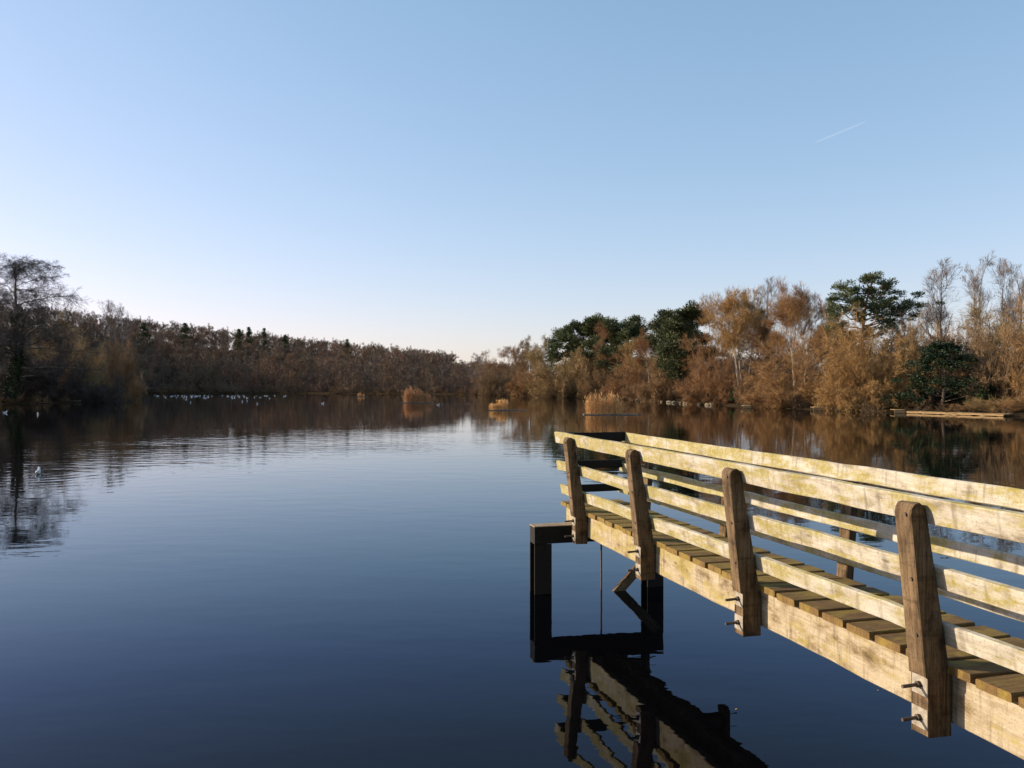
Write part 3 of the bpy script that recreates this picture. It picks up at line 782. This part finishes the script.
plant('laurel', 981, 4, 385, 11, 'small bright green evergreen bush right of the holly', 'bush')
plant('laurel', 738, 3, 388, 10, 'small dark green bush at the foot of the pale many-stemmed tree', 'bush')
plant('laurel', 584, 4, 384, 9, 'small green bush at the shore under the row of pines', 'bush')
plant('willow_d', 640, 2.0, 384, 16, 'low reddish scrub just above the pale shore stones', 'shrub')
plant('willow_d', 755, 5, 372, 18, 'small brown scrub left of the broad trailing willow', 'shrub')
plant('willow_d', 962, 1.2, 404, 14, 'tiny bramble leaning over the middle of the long boardwalk', 'shrub')
plant('willow_a', 1012, 2.0, 396, 16, 'low orange scrub at the right end of the long boardwalk', 'shrub')
# --- right bank, tall bare trees
plant('bare_c', 744, 8, 290, 33, 'pale many-stemmed bare tree rising left of the tall pine', 'tree')
plant('bare_b', 797, 10, 281, 34, 'tall tan bare tree with pale stems next to the tall pine', 'tree')
plant('bare_d', 724, 13, 296, 22, 'orange bare tree between the pines and the pale many-stemmed tree', 'tree')
plant('bare_b', 652, 9, 330, 18, 'bare tree with pale trunk standing among the row of pines', 'tree')
plant('bare_a', 604, 8, 340, 18, 'straight bare tree in front of the pines, behind the largest reed raft', 'tree')
plant('bare_d', 632, 9, 338, 17, 'orange-brown bare tree tucked between two pines', 'tree')
plant('bare_a', 541, 9, 336, 17, 'bare tree at the left end of the row of pines', 'tree')
plant('bare_e', 519, 8, 341, 17, 'reddish bare tree left of the row of pines', 'tree')
plant('bare_d', 496, 8, 347, 15, 'orange bare tree at the right side of the dip in the treeline', 'tree')
plant('birch_b', 479, 8, 350, 11, 'thin grey bare tree at the dip in the treeline', 'tree')
plant('bare_a', 579, 8, 348, 17, 'bare tree standing before the second pine from the left', 'tree')
plant('bare_c', 685, 8, 342, 17, 'pale stemmed bare tree in front of the rightmost pine of the row', 'tree')
plant('bare_d', 770, 14, 300, 24, 'orange bare tree between the two tall pale-stemmed trees', 'tree')
plant('bare_e', 828, 13, 318, 24, 'reddish bare tree under the left limbs of the tall pine', 'tree')
plant('bare_e', 905, 18, 312, 20, 'brown bare tree under the right limbs of the tall pine', 'tree')
plant('bare_a', 985, 16, 298, 32, 'tan bare tree behind the large tangled willow', 'tree')
plant('bare_d', 817, 12, 304, 24, 'brown bare tree filling the gap just left of the tall pine trunk', 'tree')
plant('bare_e', 764, 9, 322, 22, 'lower reddish bare tree right of the pale many-stemmed tree', 'tree')
plant('bare_d', 615, 11, 322, 17, 'brown bare tree filling the dip in the middle of the pine row', 'tree')
plant('bare_a', 531, 10, 337, 17, 'bare tree second left of the row of pines', 'tree')
# --- birches against the sky
plant('birch_a', 942, 24, 261, 23, 'grey leafless birch against the sky right of the tall pine', 'birch')
plant('birch_b', 975, 28, 254, 17, 'tallest grey leafless birch at the right, thin against the sky', 'birch')
plant('birch_a', 1002, 30, 258, 16, 'grey birch second from the right edge, behind the tan willow', 'birch')
plant('birch_b', 1027, 28, 262, 20, 'grey birch cut by the right edge of the picture', 'birch')
plant('birch_a', 768, 30, 279, 18, 'faint grey birch top showing between the two tall pale-stemmed trees', 'birch')
# --- pines
plant('pine_a', 862, 15, 268, 47, 'tall Scots pine with flat layered dark crown above the orange willow', 'pine', rz=0.0)
plant('pine_b', 692, 12, 307, 35, 'broad dark pine left of the pale many-stemmed tree', 'pine')
plant('pine_c', 663, 12, 313, 28, 'dark pine second from the right in the row on the right bank', 'pine')
plant('pine_b', 598, 12, 316, 30, 'dark pine above the largest reed raft', 'pine')
plant('pine_c', 560, 12, 327, 24, 'leftmost dark pine of the row on the right bank', 'pine')
plant('pine_c', 630, 14, 317, 26, 'small dark pine top in the middle of the row', 'pine')
plant('pine_b', 578, 14, 320, 25, 'dark pine second from the left in the row on the right bank', 'pine')
# --- left promontory
plant('layered', 8, 0, 255, 62, 'dark leafless tree with level branches and ivy clad trunk at the left edge', 'tree', D=118, rz=2.0)
plant('scrub_dark', 52, 0, 335, 30, 'dark bare shrub under the right branches of the ivy clad tree', 'shrub', D=127)
plant('bare_a', 62, 0, 312, 24, 'bare tree close behind the ivy clad tree', 'tree', D=140)
plant('willow_b', 84, 0, 336, 22, 'olive brown shrub left of the golden shrub on the left bank', 'shrub', D=133)
plant('willow_d', 113, 0, 340, 24, 'golden brown upright shrub on the left bank beyond the floating log', 'shrub', D=140)
plant('scrub_dark', 14, 0, 352, 34, 'dark tangled scrub at the foot of the ivy clad tree', 'shrub', D=122)
plant('birch_a', 110, 0, 300, 13, 'tall pale bare tree standing above the skyline on the left, the left of two', 'tree', D=230)
plant('birch_b', 129, 0, 305, 12, 'pale bare tree above the skyline on the left, the right of two', 'tree', D=232)
plant('scrub_dark', 88, 0, 372, 22, 'low dark scrub along the left bank behind the floating log', 'shrub', D=130)
plant('bare_e', -28, 0, 300, 30, 'bare tree left of the ivy clad tree, mostly outside the picture', 'tree', D=130)
plant('scrub_dark', 108, 0, 374, 20, 'low dark scrub at the foot of the golden brown shrub on the left bank', 'shrub', D=134)
plant('scrub_dark', 128, 0, 366, 16, 'dark scrub at the tip of the left bank where the gull flock begins', 'shrub', D=158)
# --- conifers on the far skyline
for i, (px, yt, hw, lab) in enumerate([
        (144, 321, 6, 'bushy dark conifer leftmost on the far skyline'), 
        (185, 321, 6, 'broad pointed dark conifer on the far skyline above the gull flock'),
        (239, 327, 5, 'first of three close conifers on the far skyline'), (249, 325, 4, 'middle and tallest of three close conifers on the far skyline'),
        (264, 326, 4, 'narrow conifer, last of the three close ones on the far skyline'), (285, 333, 5, 'rounded dark conifer top halfway along the far skyline'),
        (347, 337, 4, 'rightmost small conifer on the far skyline')]):
    plant('spire', px, 0, yt + 2.5, hw * 1.25, lab, 'conifer', 'conifers on the far skyline', D=325)

# --- woods that read as one mass
def light_tree(seed, H=11.0):
    tr, cr = bare_tree(seed, H=H, limbs=6 if seed % 2 else 12, n2=5, n3=5, n4=4, tw=0.055, stems=2 if seed % 2 else 1, spread=1.05, clear=0.12, r0=0.11, light=True)
    V, Q = join([tr, cr])
    return V, Q, (np.arange(len(Q)) < len(tr[1])).astype(int)
LT = [light_tree(s) for s in (71, 72, 73, 74)]
def light_shrub(seed):
    tr, cr = dome_shrub(seed, H=4.0, Rd=3.0, stems=16, n2=6, n3=5, n4=4, tw=0.034, light=True)
    V, Q = join([tr, cr]); return V, Q, (np.arange(len(Q)) < len(tr[1])).astype(int)
LS = [light_shrub(s) for s in (81, 82)]

def wood(name, spots, label, tints, cat, mats):
    """one mesh of many light trees and shrubs; a spot is (x, y, height, width factor, 'tree' or 'shrub')"""
    Vs, Qs, Ms, Ts, n = [], [], [], [], 0
    G = ground([(q[0], q[1]) for q in spots])
    for (x, y, h, w, what), g in zip(spots, G):
        ps, h0 = (LT, 11.0) if what == 'tree' else (LS, 4.0)
        V, Q, mi = ps[int(rng.integers(len(ps)))]
        a = rng.uniform(0, 6.28); c, s = math.cos(a), math.sin(a); sc = h / h0
        X = (V[:, 0] * c - V[:, 1] * s) * sc * w + x; Y = (V[:, 0] * s + V[:, 1] * c) * sc * w + y
        Vs.append(np.stack([X, Y, V[:, 2] * sc + g], 1)); Qs.append(Q + n); Ms.append(mi); n += len(V)
        t = np.array(tints[int(rng.integers(len(tints)))]) * rng.uniform(0.8, 1.2)
        Ts.append(np.tile(t, (len(V), 1)))
    me = quad_mesh(name, np.concatenate(Vs), np.concatenate(Qs), [M[k] for k in mats], np.concatenate(Ms), np.concatenate(Ts))
    print('WOOD', name, len(spots), n)
    return tag(link(name, me), label, cat, kind='stuff')

def scatter(x0, x1, y0, y1, dmin, smin, smax, n):
    P = rng.uniform((x0, y0), (x1, y1), (n, 2)); s = lake_sd(P); P = P[(s > smin) & (s < smax)]
    cells, out = {}, []
    for p in P:
        i, j = int(p[0] // dmin), int(p[1] // dmin)
        if any((p[0] - q[0]) ** 2 + (p[1] - q[1]) ** 2 < dmin * dmin for a in (-1, 0, 1) for b in (-1, 0, 1) for q in cells.get((i + a, j + b), ())): continue
        cells.setdefault((i, j), []).append(p); out.append(p)
    return out
TW = [(1, 1, 1), (1.0, 0.9, 0.85), (1.15, 1.0, 0.8), (0.85, 0.85, 0.85), (1.1, 0.88, 0.82), (1.25, 1.12, 0.9), (0.9, 0.95, 0.8)]
def in_far(p):
    x, y = p
    if y < 150 or (x > -12 and y < 214 + 1.0 * (x + 12)): return False
    return x / y > -0.80 and not (x / y > -0.66 and x < -62 and y < 165 and x / y < -0.47 and False)
far = [p for p in scatter(-240, 4, 140, 420, 5.4, 3.0, 160, 12000) if in_far(p)]
S_ = []
for p in far:
    d_ = 1.0 if p[0] < -24 else 0.74
    S_.append((p[0], p[1], rng.uniform(8.9, 10.6) * d_, rng.uniform(0.85, 1.1), 'tree'))
for p in scatter(-215, 4, 150, 400, 4.6, 2.0, 140, 12000):
    if in_far(p): S_.append((p[0], p[1], rng.uniform(3.0, 6.2) * (1.0 if p[0] < -24 else 0.8), rng.uniform(0.8, 1.1), 'shrub'))
wood('far_woodland', S_, 'leafless brown woodland rising on the hillside beyond the far shore', TW, 'woodland', ['tw_wood', 'bark'])
rb = scatter(-6, 95, 60, 260, 4.8, 9, 62, 4000)
back = scatter(-70, 90, -60, -9, 5.5, 1.5, 60, 1500)  # unseen trees behind the camera, added to cut skylight on the pier's shaded faces
wood('bank_woodland', [(p[0], p[1], rng.uniform(5.0, 7.2), 1.0, 'tree') for p in rb] + [(p[0], p[1], rng.uniform(9, 13), 1.0, 'tree') for p in back] + [(p[0] + 1.5, p[1] + 1.5, rng.uniform(2.5, 4.5), 1.0, 'shrub') for p in rb],
     'brown leafless thicket on the right bank, plus unseen shading trees added behind the camera', [(0.85, 0.72, 0.55), (0.7, 0.66, 0.6), (1.0, 0.85, 0.62)], 'woodland', ['tw_wood', 'bark'])
ug = scatter(-115, 62, 60, 262, 2.2, -0.4, 7.0, 22000)
ug = [p for p in ug if abs(p[0] / p[1]) < 0.72]
wood('bank_undergrowth', [(p[0], p[1], rng.uniform(0.9, 2.2), rng.uniform(0.8, 1.2), 'shrub') for p in ug],
     'brown scrub and dead bracken lining the shore at the water edge', [(1, 1, 1), (0.8, 0.8, 0.8), (1.2, 1.0, 0.8), (0.65, 0.62, 0.6)], 'undergrowth', ['bracken', 'bark'])

print("T woods", time.time() - T0_)
# ------------------------------------------------------------------ reed rafts
def at(px, py):
    """point of the water surface seen at a picture position"""
    D = EYE * F / (py - 384.0); return (px - 512) / F * D, D

def reed_clump(mb_list, cx, cy, rx, ry, n, h, r):
    a = r.uniform(0, 6.28, n); q = np.sqrt(r.random(n))
    x = cx + rx * q * np.cos(a); y = cy + ry * q * np.sin(a)
    H = h * r.uniform(0.6, 1.05, n) * (1 - 0.3 * q ** 2)
    d = norm(np.stack([r.normal(0, 0.10, n), r.normal(0, 0.10, n), np.ones(n)], 1))
    P, Rr = branches(np.stack([x, y, np.full(n, 0.10)], 1), d, H, np.full(n, 0.011), np.full(n, 0.005), 4, r, 0, 0.05)
    mb_list.append(ribbons(P, Rr, r))
    m_ = n // 2; k = r.integers(0, n, m_)           # feathery seed heads
    C = P[k, -1]; mb_list.append(leaf_quads(C, d[k] + r.normal(size=(m_, 3)) * 0.3, np.full(m_, 0.32), r, 0.32))
    # leaves bending away from the stems
    P2, R2 = children(P, Rr, 2, 0.2, 0.8, (35, 12), (0.25, 0.42), 3, r, 0.1, -0.25, 0.3, 0.009, 1.0)
    mb_list.append(ribbons(P2, R2, r))

def raft(px, py, w, dep, clumps, label, plat=None, seed=1):
    r = np.random.default_rng(seed)
    x, y = at(px, py)
    t = empty('reed_raft', (x, y, 0), 0.0, label, 'reed raft', 'planted rafts floating on the lake')
    fb = MB()
    x0, x1 = plat if plat else (-w / 2, w / 2)
    for yy in (-dep / 2, dep / 2): board(fb, (x0, yy, 0.0), (x1, yy, 0.0), (0, 0, 1), 0.10, 0.12, jit=0.012)
    for k in range(5):
        xx = x0 + (x1 - x0) * (k + 0.02) / 4.1; board(fb, (xx, -dep / 2, 0.03), (xx, dep / 2, 0.03), (0, 0, 1), 0.08, 0.12, jit=0.01)
    fb.build('float_frame', M['float'], t)
    sb = MB(); board(sb, (x0 + 0.1, 0, -0.01), (x1 - 0.1, 0, -0.01), (0, 1, 0), dep - 0.2, 0.12, jit=0.02)
    sb.build('planting_bed', M['post'], t)
    L = []
    for (cx, rx, n, h) in clumps: reed_clump(L, cx, 0, rx, dep * 0.42, n, h, r)
    link('reeds', quad_mesh('reeds', *join(L), M['reed']), t)
    return t
raft(417, 402.8, 4.3, 1.6, [(-1.6, 0.4, 110, 2.1), (-0.9, 0.5, 150, 2.35), (-0.2, 0.45, 110, 2.0), (0.45, 0.4, 90, 2.1), (0.9, 0.25, 40, 1.3), (1.7, 0.42, 110, 1.15)], 'reed raft floating farthest left with two clumps, the taller on its left', seed=3)
raft(503, 410.5, 2.6, 1.2, [(0.0, 0.55, 170, 1.15), (-0.95, 0.5, 120, 0.65)], 'smallest reed raft with low orange reeds in mid lake', plat=(-1.5, 2.4), seed=4)
raft(605, 414.8, 3.2, 1.6, [(-1.45, 0.26, 80, 1.8), (-0.95, 0.24, 60, 2.0), (-0.42, 0.34, 90, 1.85), (0.05, 0.25, 50, 1.5), (0.55, 0.36, 110, 2.1), (1.05, 0.3, 80, 1.8), (1.4, 0.2, 30, 1.1)], 'largest nearest reed raft with tall tan reeds, off the end of the pier', plat=(-1.9, 3.1), seed=5)
raft(361, 396.6, 2.6, 1.2, [(-0.3, 0.5, 40, 0.8), (0.6, 0.3, 25, 0.5)], 'distant dull reed raft in the shade of the far wood', seed=6)

# ------------------------------------------------------------------ gulls
def gull_mesh():
    sp = [(-0.24, 0.115, 0.004, 0.006), (-0.17, 0.105, 0.030, 0.018), (-0.08, 0.085, 0.062, 0.050), (0.02, 0.075, 0.078, 0.066), (0.09, 0.085, 0.066, 0.062),
          (0.135, 0.125, 0.042, 0.045), (0.150, 0.165, 0.030, 0.032), (0.165, 0.200, 0.036, 0.036), (0.195, 0.205, 0.026, 0.026), (0.215, 0.200, 0.010, 0.010)]
    n = 10; mb = MB(); vs_ = []
    for k, (x, z, ry, rz) in enumerate(sp):
        tx = Vector((1, 0, 0)) if k < 5 else (Vector((0.55, 0, 0.85)) if k < 7 else Vector((1, 0, 0.1)))
        upv = Vector((-tx.z, 0, tx.x))
        for i in range(n):
            a = 2 * math.pi * i / n
            vs_.append(Vector((x, 0, z)) + Vector((0, 1, 0)) * (ry * math.cos(a)) + upv.normalized() * (rz * math.sin(a)))
    for k in range(len(sp) - 1):
        for i in range(n):
            j = (i + 1) % n
            back = 1 if (k < 4 and i in (0, 1, 2, 3, 4)) else 0
            mb.add([vs_[k * n + i], vs_[k * n + j], vs_[(k + 1) * n + j], vs_[(k + 1) * n + i]], [(0, 1, 2, 3)], None, back)
    return mb
gull0 = gull_mesh().build('gull', [M['white'], M['grey']], smooth=True)
def put_gull(px, py, rz, label, group=None, s=1.0, first=[True]):
    o = gull0 if first[0] else gull0.copy()
    if not first[0]: COL.objects.link(o)
    first[0] = False
    x, y = at(px, py); o.location = (x, y, -0.02); o.rotation_euler = (0, 0, rz); o.scale = (s, s, s)
    if 'group' in o: del o['group']
    return tag(o, label, 'gull', group)
g = put_gull(38, 474.0, 1.9, 'white gull swimming nearest, ringed by ripples below the reflected tree')
bk = MB(); rod(bk, (0.20, 0, 0.202), (0.245, 0, 0.195), 0.008, 6)
first_beak = bk.build('beak', M['beak'], g)
put_gull(5, 413, 0.3, 'white gull floating at the left edge below the ivy clad tree', s=1.0)
put_gull(38, 414.5, -1.2, 'white gull floating alone right of the ivy clad trunk, off the left bank', s=1.0)
put_gull(322.5, 403.8, 0.1, 'lone white gull on the open water left of the far-left reed raft', s=1.1)
put_gull(438, 405.2, 0.0, 'white gull floating just right of the far-left reed raft', s=1.1)
for k, (px, py) in enumerate([(186, 399.6), (190.5, 402.5), (242, 401.8), (247, 401.2), (257.5, 404.0)]):
    put_gull(px, py, random.uniform(0, 6.28), ['white gull in front of the middle of the far flock', 'white gull nearest in front of the far flock',
             'left of a pair of gulls right of the far flock', 'right of a pair of gulls right of the far flock', 'gull floating lowest at the right end of the far flock'][k], s=1.0)
r = random.Random(5)
for k in range(74):
    u = r.random()
    px = r.gauss(204, 17) if u < 0.55 else (r.uniform(131, 185) if u < 0.8 else r.uniform(225, 290))
    py = 395.2 + abs(r.gauss(0, 1.2)) + r.uniform(0, 0.6)
    put_gull(min(max(px, 130), 292), py, r.uniform(0, 6.28), 'tiny white gull in the crowded flock floating below the dark far wood', 'gulls in the far flock', s=r.uniform(0.8, 1.05))

# ------------------------------------------------------------------ staging on the right bank
def staging(px, py, w, dep, h, label):
    x, y = at(px, py)
    t = empty('fishing_platform', (x, y, 0), math.atan2(-(x), y) * 0.6, label, 'platform')
    d = MB(); k = -w / 2
    while k < w / 2 - 0.02:
        board(d, (k + 0.07, -0.03, h), (k + 0.07, dep, h), (1, 0, 0), 0.13, 0.045, jit=0.002); k += 0.145
    d.build('deck', M['pale_board'], t)
    f = MB(); board(f, (-w / 2, 0, h - 0.15), (w / 2, 0, h - 0.15), (0, 0, 1), 0.24, 0.05, jit=0.003); f.build('fascia', M['pale_board'], t)
    for sx_ in (-1, 1):
        for yy in (0.1, dep - 0.2):
            p = MB(); board(p, (sx_ * (w / 2 - 0.08), yy, -1.2), (sx_ * (w / 2 - 0.08), yy, h - 0.04), (1, 0, 0), 0.1, 0.1, jit=0.002); p.build('leg', M['post'], t)
    return t
staging(747, 408.6, 0.8, 2.4, 0.32, 'small pale timber platform at the water left of the broad trailing willow')
staging(819, 410.8, 1.1, 2.4, 0.34, 'small pale timber platform left of the big rounded orange willow')
staging(900, 413.2, 1.0, 2.4, 0.30, 'pale timber platform at the left end of the long boardwalk')
a0, a1 = Vector((*at(907, 413.4), 0)), Vector((*at(1004, 416.6), 0))
bw = empty('boardwalk', a0, math.atan2((a1 - a0).y, (a1 - a0).x), 'long low pale boardwalk along the shore below the dark holly', 'boardwalk')
Lb = (a1 - a0).length
d = MB(); k = 0.0
while k < Lb:
    board(d, (k + 0.1, -0.05, 0.20), (k + 0.1, 1.2, 0.20 + 0.02 * math.sin(k * 1.7)), (1, 0, 0), 0.18, 0.04, jit=0.006); k += 0.2
d.build('deck', M['pale_board'], bw)
d = MB(); board(d, (0, -0.06, 0.10), (Lb, -0.06, 0.10), (0, 0, 1), 0.13, 0.05, jit=0.016); d.build('fascia', M['pale_board'], bw)
for k in range(7):
    d = MB(); xx = 0.1 + (Lb - 0.2) * k / 6; board(d, (xx, 0.06, -1.0), (xx, 0.06, 0.17), (1, 0, 0), 0.1, 0.1, jit=0.003); d.build('leg', M['post'], bw)

# pale stones along the right shore
def stone_mesh(seed):
    r = np.random.default_rng(seed); import bmesh
    bm = bmesh.new(); bmesh.ops.create_icosphere(bm, subdivisions=2, radius=1.0)
    for v in bm.verts:
        p = v.co; f = 1 + 0.18 * math.sin(p.x * 3.1 + seed) * math.cos(p.y * 2.7) + r.normal() * 0.06
        v.co = Vector((p.x * 0.55 * f, p.y * 0.4 * f, max(-0.25, p.z * 0.32 * f)))
    me = bpy.data.meshes.new('stone'); bm.to_mesh(me); bm.free(); me.materials.append(M['stone']); return me
SM = [stone_mesh(s) for s in (1, 2, 3)]
r = random.Random(9)
for k in range(22):
    px = 622 + k * 4.2 + r.uniform(-2.5, 2.5)
    D = shore_D(px) - 1.5 + r.uniform(-0.5, 0.4); x = (px - 512) / F * D
    o = link('shore_stone', SM[k % 3]); o.location = (x, D, 0.08); o.rotation_euler = (0, 0, r.uniform(0, 6)); s = r.uniform(0.35, 0.8); o.scale = (s, s, s)
    tag(o, 'pale stone lying in the line of stones at the foot of the right bank', 'stone', 'stones along the right shore')

# log floating off the left bank
lm = MB(); x, y = at(62, 402.6)
r = random.Random(3); K, n = 9, 9; vs_ = []
for k in range(K):
    f = k / (K - 1); rad = 0.17 * (1 - 0.4 * f) * (0.25 if k in (0, K - 1) else 1)
    for i in range(n):
        a = 6.283 * i / n; q = rad * (1 + r.uniform(-0.12, 0.12))
        vs_.append((5.6 * (f - 0.5), q * math.cos(a) + 0.25 * math.sin(f * 3), 0.06 + 0.20 * f + q * math.sin(a)))
lm.add(vs_, [(k * n + i, k * n + (i + 1) % n, (k + 1) * n + (i + 1) % n, (k + 1) * n + i) for k in range(K - 1) for i in range(n)])
lg = lm.build('floating_log', M['bark_pale'], smooth=True); lg.location = (x, y, 0); lg.rotation_euler = (0, 0, 0.1)
tag(lg, 'pale log lying in the water along the left bank', 'log')

# small dead leaves floating near the pier
for px, py, s_, lab in ((736, 709.5, 0.6, 'tiny pale dead leaf floating on open water left of the nearest pier post'),
                        (878, 690.5, 0.6, 'tiny pale dead leaf floating close under the near pier beam')):
    x, y = at(px, py)
    lf = MB(); k_ = [(-0.022, 0, 0.003), (-0.008, -0.010, 0.006), (0.010, -0.009, 0.005), (0.024, 0, 0.009), (0.010, 0.009, 0.006), (-0.008, 0.010, 0.004)]
    lf.add(k_ + [(a, b, c - 0.0025) for a, b, c in k_], [(0, 1, 2, 3, 4, 5), (11, 10, 9, 8, 7, 6)] + [(i, 6 + i, 6 + (i + 1) % 6, (i + 1) % 6) for i in range(6)])
    o = lf.build('floating_leaf', M['reed']); o.location = (x, y, 0.001); o.rotation_euler = (0, 0, px); o.scale = (s_, s_, s_)
    tag(o, lab, 'leaf')

# ------------------------------------------------------------------ contrail
m, nt, b = new_mat('ice_trail')
out = [q for q in nt.nodes if q.type == 'OUTPUT_MATERIAL'][0]
b.inputs['Base Color'].default_value = (0.9, 0.9, 0.9, 1); b.inputs['Roughness'].default_value = 1.0
tr = N(nt, 'ShaderNodeBsdfTransparent'); mx = N(nt, 'ShaderNodeMixShader'); mx.inputs[0].default_value = 0.03
tl = N(nt, 'ShaderNodeBsdfTranslucent'); tl.inputs[0].default_value = (0.95, 0.95, 0.95, 1); ad = N(nt, 'ShaderNodeAddShader')
nt.links.new(b.outputs[0], ad.inputs[0]); nt.links.new(tl.outputs[0], ad.inputs[1])
nt.links.new(tr.outputs[0], mx.inputs[1]); nt.links.new(ad.outputs[0], mx.inputs[2]); nt.links.new(mx.outputs[0], out.inputs[0])
D = 6000.0
p0 = Vector(((814 - 512) / F * D, D, EYE + (384 - 143) / F * D)); p1 = Vector(((873 - 512) / F * D, D * 1.02, EYE + (384 - 121.5) / F * D * 1.02))
cm = MB(); K, n = 14, 8; vs_ = []; ax = (p1 - p0); a_ = ax.orthogonal().normalized(); c_ = ax.cross(a_).normalized(); r = random.Random(2)
for k in range(K):
    f = k / (K - 1); rad = 7.0 * math.sin(math.pi * min(0.98, 0.03 + f * 0.9)) ** 0.6 * r.uniform(0.9, 1.1) + 0.3
    for i in range(n): vs_.append(ax * f + (a_ * math.cos(6.283 * i / n) + c_ * math.sin(6.283 * i / n)) * rad)
cm.add(vs_, [(k * n + i, k * n + (i + 1) % n, (k + 1) * n + (i + 1) % n, (k + 1) * n + i) for k in range(K - 1) for i in range(n)])
ct = cm.build('contrail', m, smooth=True); ct.location = p0
tag(ct, 'short faint white vapour trail high in the sky at the right', 'contrail')

# ------------------------------------------------------------------ render
scene.render.engine = 'CYCLES'
scene.cycles.max_bounces = 6; scene.cycles.transparent_max_bounces = 6
scene.render.resolution_x = 1024; scene.render.resolution_y = 768
